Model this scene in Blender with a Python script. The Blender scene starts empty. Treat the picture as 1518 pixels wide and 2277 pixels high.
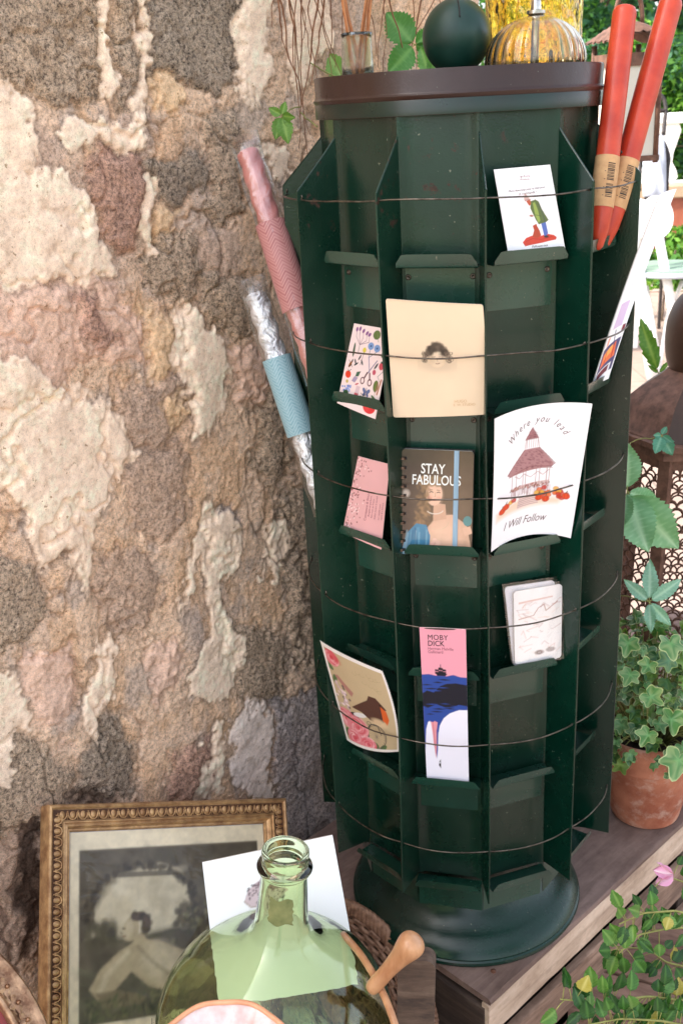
import bpy, math, random
import numpy as np
from mathutils import Vector, Matrix
sc = bpy.context.scene
COL = sc.collection
# ---------------------------------------------------------------- camera
CP = np.array([-0.1530, -1.3700, 1.1760])
CF = np.array([-0.0096, 0.9340, -0.3572]); CR = np.array([0.9985, -0.0089, -0.0501])
CF /= np.linalg.norm(CF); CR -= CF*(CR@CF); CR /= np.linalg.norm(CR); CU = np.cross(CR, CF)
FOC = 2334.6
cam = bpy.data.cameras.new('camera'); co = bpy.data.objects.new('camera', cam); COL.objects.link(co)
co.matrix_world = Matrix(((CR[0], CU[0], -CF[0], CP[0]), (CR[1], CU[1], -CF[1], CP[1]), (CR[2], CU[2], -CF[2], CP[2]), (0, 0, 0, 1)))
cam.sensor_fit = 'VERTICAL'; cam.sensor_height = 36; cam.lens = 36*FOC/2277
cam.clip_start = 0.02; cam.clip_end = 500
cam.dof.use_dof = True; cam.dof.focus_distance = 1.27; cam.dof.aperture_fstop = 14.0
sc.camera = co
# ---------------------------------------------------------------- sky and sun
SUN_EL = math.radians(48); SUNV = np.array([-0.97, -0.24])
w = bpy.data.worlds.new('World'); sc.world = w; w.use_nodes = True
nt = w.node_tree; nt.nodes.clear()
sky = nt.nodes.new('ShaderNodeTexSky'); sky.sky_type = 'NISHITA'; sky.sun_disc = False
sky.sun_elevation = SUN_EL; sky.sun_rotation = math.atan2(SUNV[0], SUNV[1]); sky.air_density = 1.0; sky.dust_density = 3.0; sky.ozone_density = 0.6
hs = nt.nodes.new('ShaderNodeHueSaturation'); hs.inputs['Saturation'].default_value = 0.45
bg = nt.nodes.new('ShaderNodeBackground'); bg.inputs['Strength'].default_value = 0.15
wo = nt.nodes.new('ShaderNodeOutputWorld')
nt.links.new(sky.outputs[0], hs.inputs['Color']); nt.links.new(hs.outputs[0], bg.inputs[0]); nt.links.new(bg.outputs[0], wo.inputs[0])
sl = bpy.data.lights.new('sun', 'SUN'); sl.energy = 2.2; sl.angle = math.radians(0.5); sl.color = (1, .93, .82)
so = bpy.data.objects.new('sun', sl); COL.objects.link(so)
sd = Vector((SUNV[0]*math.cos(SUN_EL), SUNV[1]*math.cos(SUN_EL), math.sin(SUN_EL)))
so.rotation_euler = sd.to_track_quat('Z', 'Y').to_euler(); so.location = (0, 0, 5)
sc.view_settings.view_transform = 'Standard'; sc.view_settings.look = 'None'; sc.view_settings.gamma = 1
sc.view_settings.exposure = 1.85
sc.cycles.use_denoising = True; sc.cycles.max_bounces = 10; sc.cycles.transmission_bounces = 10; sc.cycles.transparent_max_bounces = 16
sc.cycles.blur_glossy = 0.5; sc.cycles.sample_clamp_indirect = 6
# ---------------------------------------------------------------- helpers
R_ = math.radians
def A(*x): return np.array(x, float)
def unit(v): v = np.asarray(v, float); return v/np.linalg.norm(v)
def ray(x, y): return CF+(x-759)/FOC*CR-(y-1138.5)/FOC*CU
def atd(x, y, t): return CP+t*ray(x, y)                       # point at camera depth t (metres)
def atp(x, y, P, n): d = ray(x, y); n = np.asarray(n, float); return CP+d*(np.dot(P-CP, n)/np.dot(d, n))
def depth(P): return float((np.asarray(P)-CP)@CF)
def px(P):
    d = np.asarray(P)-CP; t = d@CF
    return 759+FOC*(d@CR)/t, 1138.5-FOC*(d@CU)/t
WORG = {}
def lin(c):
    c = np.asarray(c, float)/255.0
    return np.where(c <= .04045, c/12.92, ((c+.055)/1.055)**2.4)
def lc(r, g, b): c = lin((r, g, b)); return (float(c[0]), float(c[1]), float(c[2]), 1)
def tagp(o, label=None, cat=None, group=None, kind=None):
    if label: o['label'] = label
    if cat: o['category'] = cat
    if group: o['group'] = group
    if kind: o['kind'] = kind
    return o
def thing(name, loc, label, cat, group=None):
    o = bpy.data.objects.new(name, None); COL.objects.link(o); o.location = tuple(map(float, loc)); o.empty_display_size = .02
    WORG[o.name] = np.array(loc, float)
    return tagp(o, label, cat, group)
class MB:
    def __init__(s): s.v = []; s.f = []; s.n = 0; s.mi = []; s.c = []; s.m = 0; s.col = None
    def add(s, V, F, col=None):
        V = np.asarray(V, float).reshape(-1, 3); s.v.append(V)
        for f in F: s.f.append([int(i)+s.n for i in f]); s.mi.append(s.m)
        s.n += len(V)
        c = col if col is not None else (s.col if s.col is not None else (1, 1, 1))
        c = np.asarray(c, float)
        if c.ndim == 1: c = np.tile(c, (len(V), 1))
        s.c.append(c[:, :3]); return s
    def box(s, c, half, ax=None, bev=0):
        ax = np.eye(3) if ax is None else np.asarray(ax, float); c = np.asarray(c, float)
        h = np.asarray(half, float)
        if bev <= 0:
            P = [c+ax.T@(h*np.array([x, y, z])) for x in (-1, 1) for y in (-1, 1) for z in (-1, 1)]
            return s.add(P, [(0, 1, 3, 2), (4, 6, 7, 5), (0, 4, 5, 1), (2, 3, 7, 6), (0, 2, 6, 4), (1, 5, 7, 3)])
        b = min(bev, min(h)*.9)
        P = []; idx = {}
        for x in (-1, 1):
            for y in (-1, 1):
                for z in (-1, 1):
                    for k in range(3):
                        q = h-b; q = q.copy(); q[k] = h[k]
                        idx[(x, y, z, k)] = len(P); P.append(c+ax.T@(q*np.array([x, y, z])))
        F = []
        I = lambda x, y, z, k: idx[(x, y, z, k)]
        for g in (-1, 1):
            F += [[I(g, -1, -1, 0), I(g, 1, -1, 0), I(g, 1, 1, 0), I(g, -1, 1, 0)][::g], [I(-1, g, -1, 1), I(1, g, -1, 1), I(1, g, 1, 1), I(-1, g, 1, 1)][::-g], [I(-1, -1, g, 2), I(1, -1, g, 2), I(1, 1, g, 2), I(-1, 1, g, 2)][::g]]
        for a in (-1, 1):
            for b2 in (-1, 1):
                F += [[I(a, b2, -1, 0), I(a, b2, 1, 0), I(a, b2, 1, 1), I(a, b2, -1, 1)], [I(a, -1, b2, 0), I(a, 1, b2, 0), I(a, 1, b2, 2), I(a, -1, b2, 2)], [I(-1, a, b2, 1), I(1, a, b2, 1), I(1, a, b2, 2), I(-1, a, b2, 2)]]
                for e in (-1, 1): F += [[I(a, b2, e, 0), I(a, b2, e, 1), I(a, b2, e, 2)]]
        return s.add(P, F)
    def tube(s, pts, rad, seg=8, closed=False, cap=True, col=None):
        P = np.asarray(pts, float); n = len(P)
        r = np.full(n, rad) if np.isscalar(rad) else np.asarray(rad, float)
        T = np.gradient(P, axis=0) if not closed else (np.roll(P, -1, 0)-np.roll(P, 1, 0))
        T /= np.linalg.norm(T, axis=1)[:, None]+1e-12
        u = np.cross(T[0], [0, 0, 1.]);
        if np.linalg.norm(u) < 1e-3: u = np.cross(T[0], [1., 0, 0])
        V = []; a = np.linspace(0, 2*np.pi, seg, endpoint=False)
        for i in range(n):
            u = u-T[i]*(u@T[i]); u /= np.linalg.norm(u)+1e-12; v = np.cross(T[i], u)
            V.append(P[i]+r[i]*(np.cos(a)[:, None]*u+np.sin(a)[:, None]*v))
        V = np.concatenate(V); F = []
        for i in range(n if closed else n-1):
            j = (i+1) % n
            for k in range(seg): F.append((i*seg+k, i*seg+(k+1) % seg, j*seg+(k+1) % seg, j*seg+k))
        if cap and not closed: F += [tuple(range(seg))[::-1], tuple((n-1)*seg+k for k in range(seg))]
        return s.add(V, F, col)
    def lathe(s, prof, o=(0, 0, 0), seg=64, ax=(0, 0, 1), rfun=None, cap=False):
        ax = unit(ax); u = np.cross(ax, [0, 0, 1.]) if abs(ax[2]) < .99 else np.array([1., 0, 0]); u = unit(u-ax*(u@ax)); v = np.cross(ax, u)
        a = np.linspace(0, 2*np.pi, seg, endpoint=False); V = []
        for r, z in prof:
            rr = r*(rfun(a, z) if rfun else 1.0)
            V.append(np.asarray(o)+ax*z+(rr*np.cos(a))[:, None]*u+(rr*np.sin(a))[:, None]*v)
        V = np.concatenate(V); F = []
        for i in range(len(prof)-1):
            for k in range(seg): F.append((i*seg+k, i*seg+(k+1) % seg, (i+1)*seg+(k+1) % seg, (i+1)*seg+k))
        if cap: F += [tuple(range(seg))[::-1], tuple((len(prof)-1)*seg+k for k in range(seg))]
        return s.add(V, F)
    def grid(s, P, col=None, flip=False):
        P = np.asarray(P, float); h, w_ = P.shape[:2]
        i = np.arange((h-1)*(w_-1)); a = (i//(w_-1))*w_+i % (w_-1)
        F = np.stack([a, a+1, a+w_+1, a+w_], 1)
        if flip: F = F[:, ::-1]
        return s.add(P.reshape(-1, 3), F.tolist(), None if col is None else np.asarray(col).reshape(-1, 3))
    def ext(s, poly, d):                                      # prism: planar polygon extruded by vector d
        P = np.asarray(poly, float); n = len(P); d = np.asarray(d, float)
        F = [tuple(range(n))[::-1], tuple(range(n, 2*n))]+[(i, (i+1) % n, n+(i+1) % n, n+i) for i in range(n)]
        return s.add(np.concatenate([P, P+d]), F)
    def build(s, name, mat, parent=None, smooth=False, attr=False, loc=None):
        V = np.concatenate(s.v); off = WORG[parent.name] if parent is not None else (np.asarray(loc, float) if loc is not None else V.mean(0)*0)
        me = bpy.data.meshes.new(name); me.from_pydata((V-off).tolist(), [], s.f); me.update()
        ms = mat if isinstance(mat, (list, tuple)) else [mat]
        for m in ms: me.materials.append(m)
        if len(ms) > 1: me.polygons.foreach_set('material_index', s.mi)
        if smooth: me.polygons.foreach_set('use_smooth', [True]*len(me.polygons))
        if attr:
            ca = me.color_attributes.new('Col', 'FLOAT_COLOR', 'POINT'); c = np.concatenate(s.c)
            ca.data.foreach_set('color', np.concatenate([c, np.ones((len(c), 1))], 1).astype(np.float32).ravel())
        o = bpy.data.objects.new(name, me); COL.objects.link(o)
        if smooth == 'auto' or (smooth and smooth != True):
            me.set_sharp_from_angle(angle=R_(35))
        if parent is not None: o.parent = parent
        elif loc is not None: o.location = tuple(map(float, loc))
        WORG[o.name] = np.array(off, float)
        return o
# ---------------------------------------------------------------- materials
def newmat(name):
    m = bpy.data.materials.new(name); m.use_nodes = True; t = m.node_tree
    return m, t, t.nodes['Principled BSDF']
def nd(t, typ, **k):
    n = t.nodes.new(typ)
    for a, b in k.items(): setattr(n, a, b)
    return n
def noise(t, scale, detail=6, rough=.6, vec=None, dist=0):
    n = nd(t, 'ShaderNodeTexNoise'); n.inputs['Scale'].default_value = scale; n.inputs['Detail'].default_value = detail
    n.inputs['Roughness'].default_value = rough; n.inputs['Distortion'].default_value = dist
    if vec is not None: t.links.new(vec, n.inputs['Vector'])
    return n
def ramp(t, fac, stops):
    r = nd(t, 'ShaderNodeValToRGB'); e = r.color_ramp.elements
    while len(e) < len(stops): e.new(.5)
    for el, (p, c) in zip(e, stops): el.position = p; el.color = c if len(c) == 4 else (*c, 1)
    t.links.new(fac, r.inputs[0]); return r
def mixc(t, fac, a, b, blend='MIX'):
    m = nd(t, 'ShaderNodeMix', data_type='RGBA', blend_type=blend)
    for s, x in ((m.inputs[0], fac), (m.inputs[6], a), (m.inputs[7], b)):
        if hasattr(x, 'is_linked') or isinstance(x, bpy.types.NodeSocket): t.links.new(x, s)
        else: s.default_value = x
    return m.outputs[2]
def bump(t, p, h, strength=.3, dist=.002, normal=None):
    b = nd(t, 'ShaderNodeBump'); b.inputs['Strength'].default_value = strength; b.inputs['Distance'].default_value = dist
    t.links.new(h, b.inputs['Height'])
    if normal is not None: t.links.new(normal, b.inputs['Normal'])
    t.links.new(b.outputs[0], p.inputs['Normal']); return b.outputs[0]
def geo(t): return nd(t, 'ShaderNodeNewGeometry').outputs['Position']
def scaled(t, vec, s):
    m = nd(t, 'ShaderNodeMapping'); m.inputs['Scale'].default_value = s; t.links.new(vec, m.inputs[0]); return m.outputs[0]
def mat(name, c1, c2=None, scale=20, rough=.5, metal=0, bs=0, bscale=200, bd=.001, rvar=0, lo=.35, hi=.65, spec=.5, stretch=None, coat=0, sss=0):
    m, t, p = newmat(name)
    vec = geo(t)
    if stretch: vec = scaled(t, vec, stretch)
    if c2 is None: p.inputs['Base Color'].default_value = c1
    else:
        n = noise(t, scale, 8, .62, vec); r = ramp(t, n.outputs[0], [(lo, c1), (hi, c2)]); t.links.new(r.outputs[0], p.inputs['Base Color'])
    p.inputs['Roughness'].default_value = rough; p.inputs['Metallic'].default_value = metal; p.inputs['Specular IOR Level'].default_value = spec
    p.inputs['Coat Weight'].default_value = coat
    if sss: p.inputs['Subsurface Weight'].default_value = sss; p.inputs['Subsurface Radius'].default_value = (.01, .004, .002)
    if rvar:
        n2 = noise(t, scale*1.7, 6, .6, vec); mr = nd(t, 'ShaderNodeMapRange'); mr.inputs[1].default_value = .3; mr.inputs[2].default_value = .7
        mr.inputs[3].default_value = max(0, rough-rvar); mr.inputs[4].default_value = min(1, rough+rvar)
        t.links.new(n2.outputs[0], mr.inputs[0]); t.links.new(mr.outputs[0], p.inputs['Roughness'])
    if bs: bump(t, p, noise(t, bscale, 5, .6, vec).outputs[0], bs, bd)
    return m
def colmat(name, rough=.5, bs=0, bscale=300, spec=.4, transl=0, coat=0):
    m, t, p = newmat(name)
    a = nd(t, 'ShaderNodeAttribute', attribute_name='Col'); t.links.new(a.outputs['Color'], p.inputs['Base Color'])
    p.inputs['Roughness'].default_value = rough; p.inputs['Specular IOR Level'].default_value = spec; p.inputs['Coat Weight'].default_value = coat
    if bs: bump(t, p, noise(t, bscale, 4).outputs[0], bs, .001)
    if transl:
        tr = nd(t, 'ShaderNodeBsdfTranslucent'); mx = nd(t, 'ShaderNodeMixShader'); mx.inputs[0].default_value = transl
        h = mixc(t, 1.0, a.outputs['Color'], (1.0, 1.0, .45, 1), 'MULTIPLY'); t.links.new(h, tr.inputs[0])
        t.links.new(p.outputs[0], mx.inputs[1]); t.links.new(tr.outputs[0], mx.inputs[2]); t.links.new(mx.outputs[0], t.nodes['Material Output'].inputs[0])
    return m
def glassmat(name, col, rough=.02, ior=1.48, bs=0, bscale=30, bd=.003):
    m, t, p = newmat(name); p.inputs['Base Color'].default_value = col; p.inputs['Transmission Weight'].default_value = 1
    p.inputs['Roughness'].default_value = rough; p.inputs['IOR'].default_value = ior
    if bs: bump(t, p, noise(t, bscale, 2, .4).outputs[0], bs, bd)
    return m
# ---------------------------------------------------------------- numpy noise
def vn(x, y, seed=0):
    xi = np.floor(x).astype(np.int64); yi = np.floor(y).astype(np.int64); fx = x-xi; fy = y-yi
    def h(a, b):
        n = (a*374761393+b*668265263+seed*974634777) & 0xffffffff; n = ((n ^ (n >> 13))*1274126177) & 0xffffffff
        return ((n ^ (n >> 16)) & 0xffff)/65535.0
    u = fx*fx*fx*(fx*(fx*6-15)+10); v = fy*fy*fy*(fy*(fy*6-15)+10)
    return (h(xi, yi)*(1-u)+h(xi+1, yi)*u)*(1-v)+(h(xi, yi+1)*(1-u)+h(xi+1, yi+1)*u)*v
def fbm(x, y, seed=0, o=4, g=.5):
    a = 1; s = 0; t = 0
    for i in range(o): s = s+a*vn(x*2**i+i*17.3, y*2**i+i*9.1, seed+i); t += a; a *= g
    return s/t
def sst(a, b, x): t = np.clip((x-a)/(b-a), 0, 1); return t*t*(3-2*t)
def sdpoly(X, Y, poly):                                       # signed distance, positive inside
    P = np.asarray(poly, float); d = np.full(X.shape, 1e9); ins = np.zeros(X.shape, bool)
    for i in range(len(P)):
        a = P[i]; b = P[(i+1) % len(P)]; e = b-a; wx = X-a[0]; wy = Y-a[1]
        t = np.clip((wx*e[0]+wy*e[1])/(e@e+1e-9), 0, 1); d = np.minimum(d, (wx-t*e[0])**2+(wy-t*e[1])**2)
        c = ((a[1] <= Y) & (b[1] > Y)) | ((b[1] <= Y) & (a[1] > Y))
        if abs(e[1]) > 1e-9: ins ^= c & (X < a[0]+(Y-a[1])*e[0]/e[1])
    return np.sqrt(d)*np.where(ins, 1, -1)
random.seed(7); rng = np.random.default_rng(7)
# ================================================================ SETTING
WO = A(-.232, .195, 0); WD = unit(A(.723, .691, 0)); WN = unit(A(.691, -.723, 0)); ZZ = A(0, 0, 1)
FLOOR = -.36
# ground and terrace floor
b = MB(); b.add([(-60, -60, FLOOR-.01), (60, -60, FLOOR-.01), (60, 60, FLOOR-.01), (-60, 60, FLOOR-.01)], [(0, 1, 2, 3)])
g = b.build('ground', mat('grass_ground', lc(70, 92, 48), lc(104, 118, 66), 6, .9)); g['kind'] = 'structure'
m, t, p = newmat('terrace_stone'); v = geo(t)
br = nd(t, 'ShaderNodeTexBrick'); t.links.new(v, br.inputs[0]); br.inputs['Scale'].default_value = 1; br.inputs['Brick Width'].default_value = .45; br.inputs['Row Height'].default_value = .45
br.inputs['Mortar Size'].default_value = .006; br.inputs['Color1'].default_value = lc(158, 136, 124); br.inputs['Color2'].default_value = lc(144, 124, 112); br.inputs['Mortar'].default_value = lc(110, 96, 86)
t.links.new(mixc(t, .35, br.outputs[0], ramp(t, noise(t, 9, 8, .6, v).outputs[0], [(.3, lc(112, 96, 86)), (.7, lc(168, 148, 136))]).outputs[0]), p.inputs['Base Color']); p.inputs['Roughness'].default_value = .75
b = MB(); b.add([(-6, -6, FLOOR), (9, -6, FLOOR), (9, 8.2, FLOOR), (-6, 8.2, FLOOR)], [(0, 1, 2, 3)])
g = b.build('terrace_floor', m); g['kind'] = 'structure'
# ---- stone wall: height field with stones, render patches and granite
def axis(lo, hi, f0, f1, fine, coarse):
    a = list(np.arange(f0, f1+1e-9, fine)); x = f0
    st = fine
    while x > lo: st = min(st*1.35, coarse); x -= st; a.insert(0, max(x, lo))
    x = a[-1]; st = fine
    while x < hi: st = min(st*1.35, coarse); x += st; a.append(min(x, hi))
    return np.array(a)
S = axis(-3.5, .47, -.72, .47, .0021, .08); Z = axis(FLOOR-.05, 2.6, -.12, 1.46, .0021, .08)
SS, ZG = np.meshgrid(S, Z)
P0 = WO+SS[..., None]*WD+ZG[..., None]*ZZ
dd = P0-CP; tt = dd@CF
tt = np.where(tt > .2, tt, .2); U = 759+FOC*(dd@CR)/tt; V = 1138.5-FOC*(dd@CU)/tt
w1 = fbm(SS*28, ZG*22, 3, 4)-.5; w2 = fbm(SS*28, ZG*22, 13, 4)-.5; w3 = fbm(SS*140, ZG*110, 23, 3)-.5; w4 = fbm(SS*140, ZG*110, 33, 3)-.5
Uw = U+70*w1+26*w3; Vw = V+80*w2+30*w4
big = fbm(SS*9, ZG*7, 41, 4); mid = fbm(SS*40, ZG*28, 51, 5, .6); fin = fbm(SS*170, ZG*150, 61, 4, .65)
def c3(r, g_, b_): return lin((r, g_, b_))
# base: lumpy mixed rubble
k = sst(.38, .62, big)[..., None]; C = c3(224, 196, 170)*(1-k)+c3(202, 178, 160)*k
k = sst(.42, .62, fbm(SS*16, ZG*11, 71, 4))[..., None]; C = C*(1-.75*k)+c3(230, 200, 172)*.75*k
k = sst(.52, .7, fbm(SS*22, ZG*17, 81, 4))[..., None]; C = C*(1-.6*k)+c3(186, 172, 162)*.6*k
k = sst(.55, .68, fbm(SS*30, ZG*13, 95, 4))[..., None]; C = C*(1-.4*k)+c3(222, 180, 136)*.4*k
fz = vn(SS*55+7*w1, ZG*38+7*w2, 301); ch_ = np.abs(fbm(SS*48+3*w1, ZG*34+3*w2, 311, 3)*2-1)
H = .015*(big-.5)+.0040*(mid-.5)+.0034*(fin-.5)+.0014*np.minimum(ch_*2.2, .6); GR = .45*np.ones_like(H)
rid = 1-np.abs(fbm(SS*13, ZG*9, 99, 4)*2-1); cr = sst(.93, .995, rid); cr = cr*sst(.45, .62, fbm(SS*5, ZG*4, 119, 3)); H -= .006*cr; C = C*(1-.2*cr[..., None])
K_ = {'g': ((188, 170, 150), .85, .005, .95), 'd': ((164, 152, 138), .9, .003, 1.), 'r': ((184, 148, 132), .85, .006, .75), 'p': ((222, 190, 170), .85, .006, .22),
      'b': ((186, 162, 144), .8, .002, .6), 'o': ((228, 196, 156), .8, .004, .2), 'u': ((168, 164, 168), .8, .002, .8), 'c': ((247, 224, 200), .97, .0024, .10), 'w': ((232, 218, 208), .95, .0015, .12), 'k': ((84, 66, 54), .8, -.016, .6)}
PT = [('g', [(-80, -200), (222, -200), (215, 100), (208, 215), (130, 255), (60, 205), (-80, 150)]),
      ('g', [(250, -200), (308, -200), (306, 120), (292, 240), (268, 225), (246, 90)]),
      ('d', [(348, -200), (525, -200), (538, 190), (482, 216), (430, 192), (384, 160), (332, 172), (328, 70)]),
      ('o', [(325, 170), (385, 150), (425, 200), (430, 250), (345, 260)]),
      ('d', [(318, 352), (448, 338), (466, 420), (384, 470), (340, 430), (312, 375)]), ('g', [(470, 260), (540, 240), (560, 470), (470, 500), (455, 380)]),
      ('r', [(215, 325), (300, 330), (318, 420), (304, 500), (282, 572), (236, 535), (196, 420)]), ('o', [(350, 470), (395, 470), (398, 540), (352, 548)]),
      ('g', [(330, 545), (440, 525), (472, 600), (402, 692), (330, 650), (300, 600)]), ('g', [(440, 620), (560, 600), (600, 700), (540, 760), (460, 700)]),
      ('p', [(-90, 610), (120, 610), (270, 640), (320, 720), (320, 800), (240, 835), (170, 800), (150, 870), (90, 900), (-90, 890)]), ('o', [(325, 690), (400, 700), (395, 830), (318, 822)]), ('r', [(150, 650), (200, 640), (250, 760), (220, 800), (170, 720)]),
      ('b', [(245, 880), (330, 845), (410, 830), (425, 950), (330, 1000), (262, 960)]), ('o', [(365, 890), (415, 880), (410, 955), (370, 950)]), ('b', [(300, 990), (400, 970), (430, 1060), (380, 1200), (300, 1180), (280, 1080)]),
      ('p', [(510, 780), (590, 770), (600, 880), (540, 900)]), ('g', [(560, 900), (640, 870), (650, 1040), (600, 1100), (560, 1020)]),
      ('g', [(-80, 1200), (85, 1270), (100, 1350), (60, 1440), (-80, 1480)]), ('b', [(225, 1230), (340, 1225), (375, 1290), (350, 1400), (240, 1430), (208, 1320)]),
      ('p', [(330, 1440), (398, 1430), (402, 1520), (352, 1588), (330, 1540)]), ('g', [(490, 1370), (620, 1390), (640, 1560), (560, 1580), (500, 1500)]),
      ('p', [(50, 1450), (150, 1450), (170, 1560), (140, 1640), (60, 1600)]), ('d', [(180, 1665), (282, 1580), (292, 1770), (170, 1780)]),
      ('g', [(-60, 1690), (60, 1640), (170, 1700), (160, 1840), (-60, 1880)]), ('b', [(-60, 1890), (105, 1830), (110, 2120), (-60, 2140)]), ('r', [(390, 1660), (460, 1650), (470, 1770), (380, 1790)]),
      ('u', [(600, 1560), (760, 1500), (800, 2000), (600, 1980), (610, 1760)]), ('g', [(620, 1100), (700, 1080), (730, 1500), (640, 1480)]), ('u', [(440, 1150), (520, 1120), (540, 1190), (470, 1260)]),
      ('c', [(-90, 135), (44, 184), (70, 244), (80, 306), (83, 362), (66, 400), (160, 388), (195, 425), (206, 478), (228, 544), (262, 610), (200, 645), (110, 600), (40, 630), (-90, 640)]),
      ('c', [(215, -200), (250, -200), (236, 60), (262, 215), (206, 214), (214, 120)]), ('c', [(310, -200), (344, -200), (330, 110), (330, 330), (306, 330), (300, 210), (308, 90)]),
      ('c', [(150, 262), (330, 262), (340, 300), (300, 330), (215, 318), (160, 340), (130, 300)]), ('c', [(310, 395), (345, 400), (352, 560), (318, 600), (300, 480)]),
      ('c', [(535, -200), (598, -200), (600, 160), (570, 245), (540, 200), (520, 60)]), ('c', [(640, -100), (760, -100), (700, 180), (660, 220), (625, 130)]), ('c', [(590, 330), (648, 322), (652, 430), (600, 410)]),
      ('c', [(-90, 760), (60, 800), (130, 842), (205, 900), (268, 932), (318, 1010), (252, 1092), (228, 1180), (182, 1315), (150, 1232), (96, 1295), (58, 1150), (18, 1082), (-90, 1060)]),
      ('c', [(398, 682), (448, 690), (522, 780), (502, 900), (470, 965), (438, 992), (408, 872), (386, 790)]), ('c', [(468, 1090), (535, 1190), (505, 1330), (535, 1450), (510, 1545), (462, 1560), (424, 1500), (466, 1400), (462, 1290), (440, 1250), (414, 1370), (404, 1300), (430, 1200)]),
      ('c', [(228, 1425), (262, 1450), (270, 1530), (238, 1600), (222, 1662), (196, 1630), (188, 1530)]), ('c', [(-60, 1480), (42, 1498), (48, 1650), (10, 1750), (-60, 1740)]),
      ('w', [(556, 1562), (592, 1566), (592, 1700), (606, 1775), (520, 1778), (508, 1700), (524, 1610)]), ('c', [(590, 1180), (640, 1160), (640, 1250), (600, 1300)]), ('c', [(470, 1600), (505, 1600), (480, 1775), (455, 1775)]),
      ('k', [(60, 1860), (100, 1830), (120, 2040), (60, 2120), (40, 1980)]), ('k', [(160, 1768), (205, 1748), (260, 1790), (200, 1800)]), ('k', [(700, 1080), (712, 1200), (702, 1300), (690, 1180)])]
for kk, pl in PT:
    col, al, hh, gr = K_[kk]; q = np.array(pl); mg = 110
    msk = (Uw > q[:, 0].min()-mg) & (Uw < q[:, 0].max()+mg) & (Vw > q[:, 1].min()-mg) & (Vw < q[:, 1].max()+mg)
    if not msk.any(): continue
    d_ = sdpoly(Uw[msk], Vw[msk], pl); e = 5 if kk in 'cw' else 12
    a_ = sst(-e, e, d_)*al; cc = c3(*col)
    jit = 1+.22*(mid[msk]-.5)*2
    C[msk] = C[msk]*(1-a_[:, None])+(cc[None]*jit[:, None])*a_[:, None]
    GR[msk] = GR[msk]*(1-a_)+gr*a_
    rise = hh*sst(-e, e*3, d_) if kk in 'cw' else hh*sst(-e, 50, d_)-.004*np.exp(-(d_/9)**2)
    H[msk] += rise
    if kk in 'cw': C[msk] *= (1-.42*np.exp(-((d_+5)/5.0)**2)*np.clip(.3+1.6*(mid[msk]-.3), 0, 1))[:, None]; H[msk] -= .0016*np.exp(-((d_+4)/4.0)**2)  # dark outline round render patches: edge shade and crevice dirt in the colour
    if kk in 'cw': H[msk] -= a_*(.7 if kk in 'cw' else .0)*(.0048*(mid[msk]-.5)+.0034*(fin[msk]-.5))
C = C*(1+.30*(fin-.5))[..., None]*A(1.06, 1.01, .99)
# random patches outside the photographed part
out = (U < -60) | (V < -60) | (V > 2350) | (U > 1100); pf = fbm(SS*7, ZG*6, 131, 5); a_ = sst(.5, .53, pf)*out
C = C*(1-a_[..., None])+c3(226, 198, 160)*a_[..., None]; GR = GR*(1-a_)+.1*a_
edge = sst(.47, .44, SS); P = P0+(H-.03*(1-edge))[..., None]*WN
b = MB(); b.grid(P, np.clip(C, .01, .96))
back = [WO+.47*WD-.45*WN+FLOOR*ZZ, WO+.47*WD-.03*WN+FLOOR*ZZ, WO+.47*WD-.03*WN+2.6*ZZ, WO+.47*WD-.45*WN+2.6*ZZ, WO-3.5*WD-.45*WN+FLOOR*ZZ, WO-3.5*WD-.0*WN+FLOOR*ZZ, WO-3.5*WD-.0*WN+2.6*ZZ, WO-3.5*WD-.45*WN+2.6*ZZ]
b.add(back, [(0, 1, 2, 3), (4, 7, 6, 5), (3, 2, 6, 7), (0, 3, 7, 4)], c3(180, 150, 120))
m, t, p = newmat('rubble_wall'); at_ = nd(t, 'ShaderNodeAttribute', attribute_name='Col'); gt = nd(t, 'ShaderNodeAttribute', attribute_name='grain'); v = geo(t)
n1 = noise(t, 215, 4, .75, v); n2 = noise(t, 620, 3, .7, v); n3 = noise(t, 70, 6, .65, v)
sp = ramp(t, n1.outputs[0], [(.36, (.22, .20, .19)), (.455, (.92, .90, .88)), (.57, (1.5, 1.46, 1.40))])
c_ = mixc(t, gt.outputs['Fac'], at_.outputs['Color'], mixc(t, 1, at_.outputs['Color'], sp.outputs[0], 'MULTIPLY'))
s2 = ramp(t, n2.outputs[0], [(.38, (.66, .64, .62)), (.55, (1.15, 1.15, 1.15))]); gq = nd(t, 'ShaderNodeMapRange'); gq.inputs[3].default_value = .35; gq.inputs[4].default_value = 1; t.links.new(gt.outputs['Fac'], gq.inputs[0]); c_ = mixc(t, gq.outputs[0], c_, mixc(t, 1, c_, s2.outputs[0], 'MULTIPLY'))
s3 = ramp(t, n3.outputs[0], [(.32, (.72, .66, .6)), (.5, (1, 1, 1)), (.7, (1.1, 1.08, 1.05))]); c_ = mixc(t, .8, c_, s3.outputs[0], 'MULTIPLY')
vo = nd(t, 'ShaderNodeTexVoronoi', feature='DISTANCE_TO_EDGE'); vo.inputs['Scale'].default_value = 26
wv = nd(t, 'ShaderNodeVectorMath', operation='ADD'); ns = noise(t, 30, 4, .6, v); t.links.new(v, wv.inputs[0]); t.links.new(ns.outputs[1], wv.inputs[1]); t.links.new(wv.outputs[0], vo.inputs['Vector'])
npit = noise(t, 150, 3, .6, v); rp_ = ramp(t, npit.outputs[0], [(.66, (1, 1, 1)), (.71, (.50, .42, .34))]); c_ = mixc(t, 1, c_, rp_.outputs[0], 'MULTIPLY')
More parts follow.
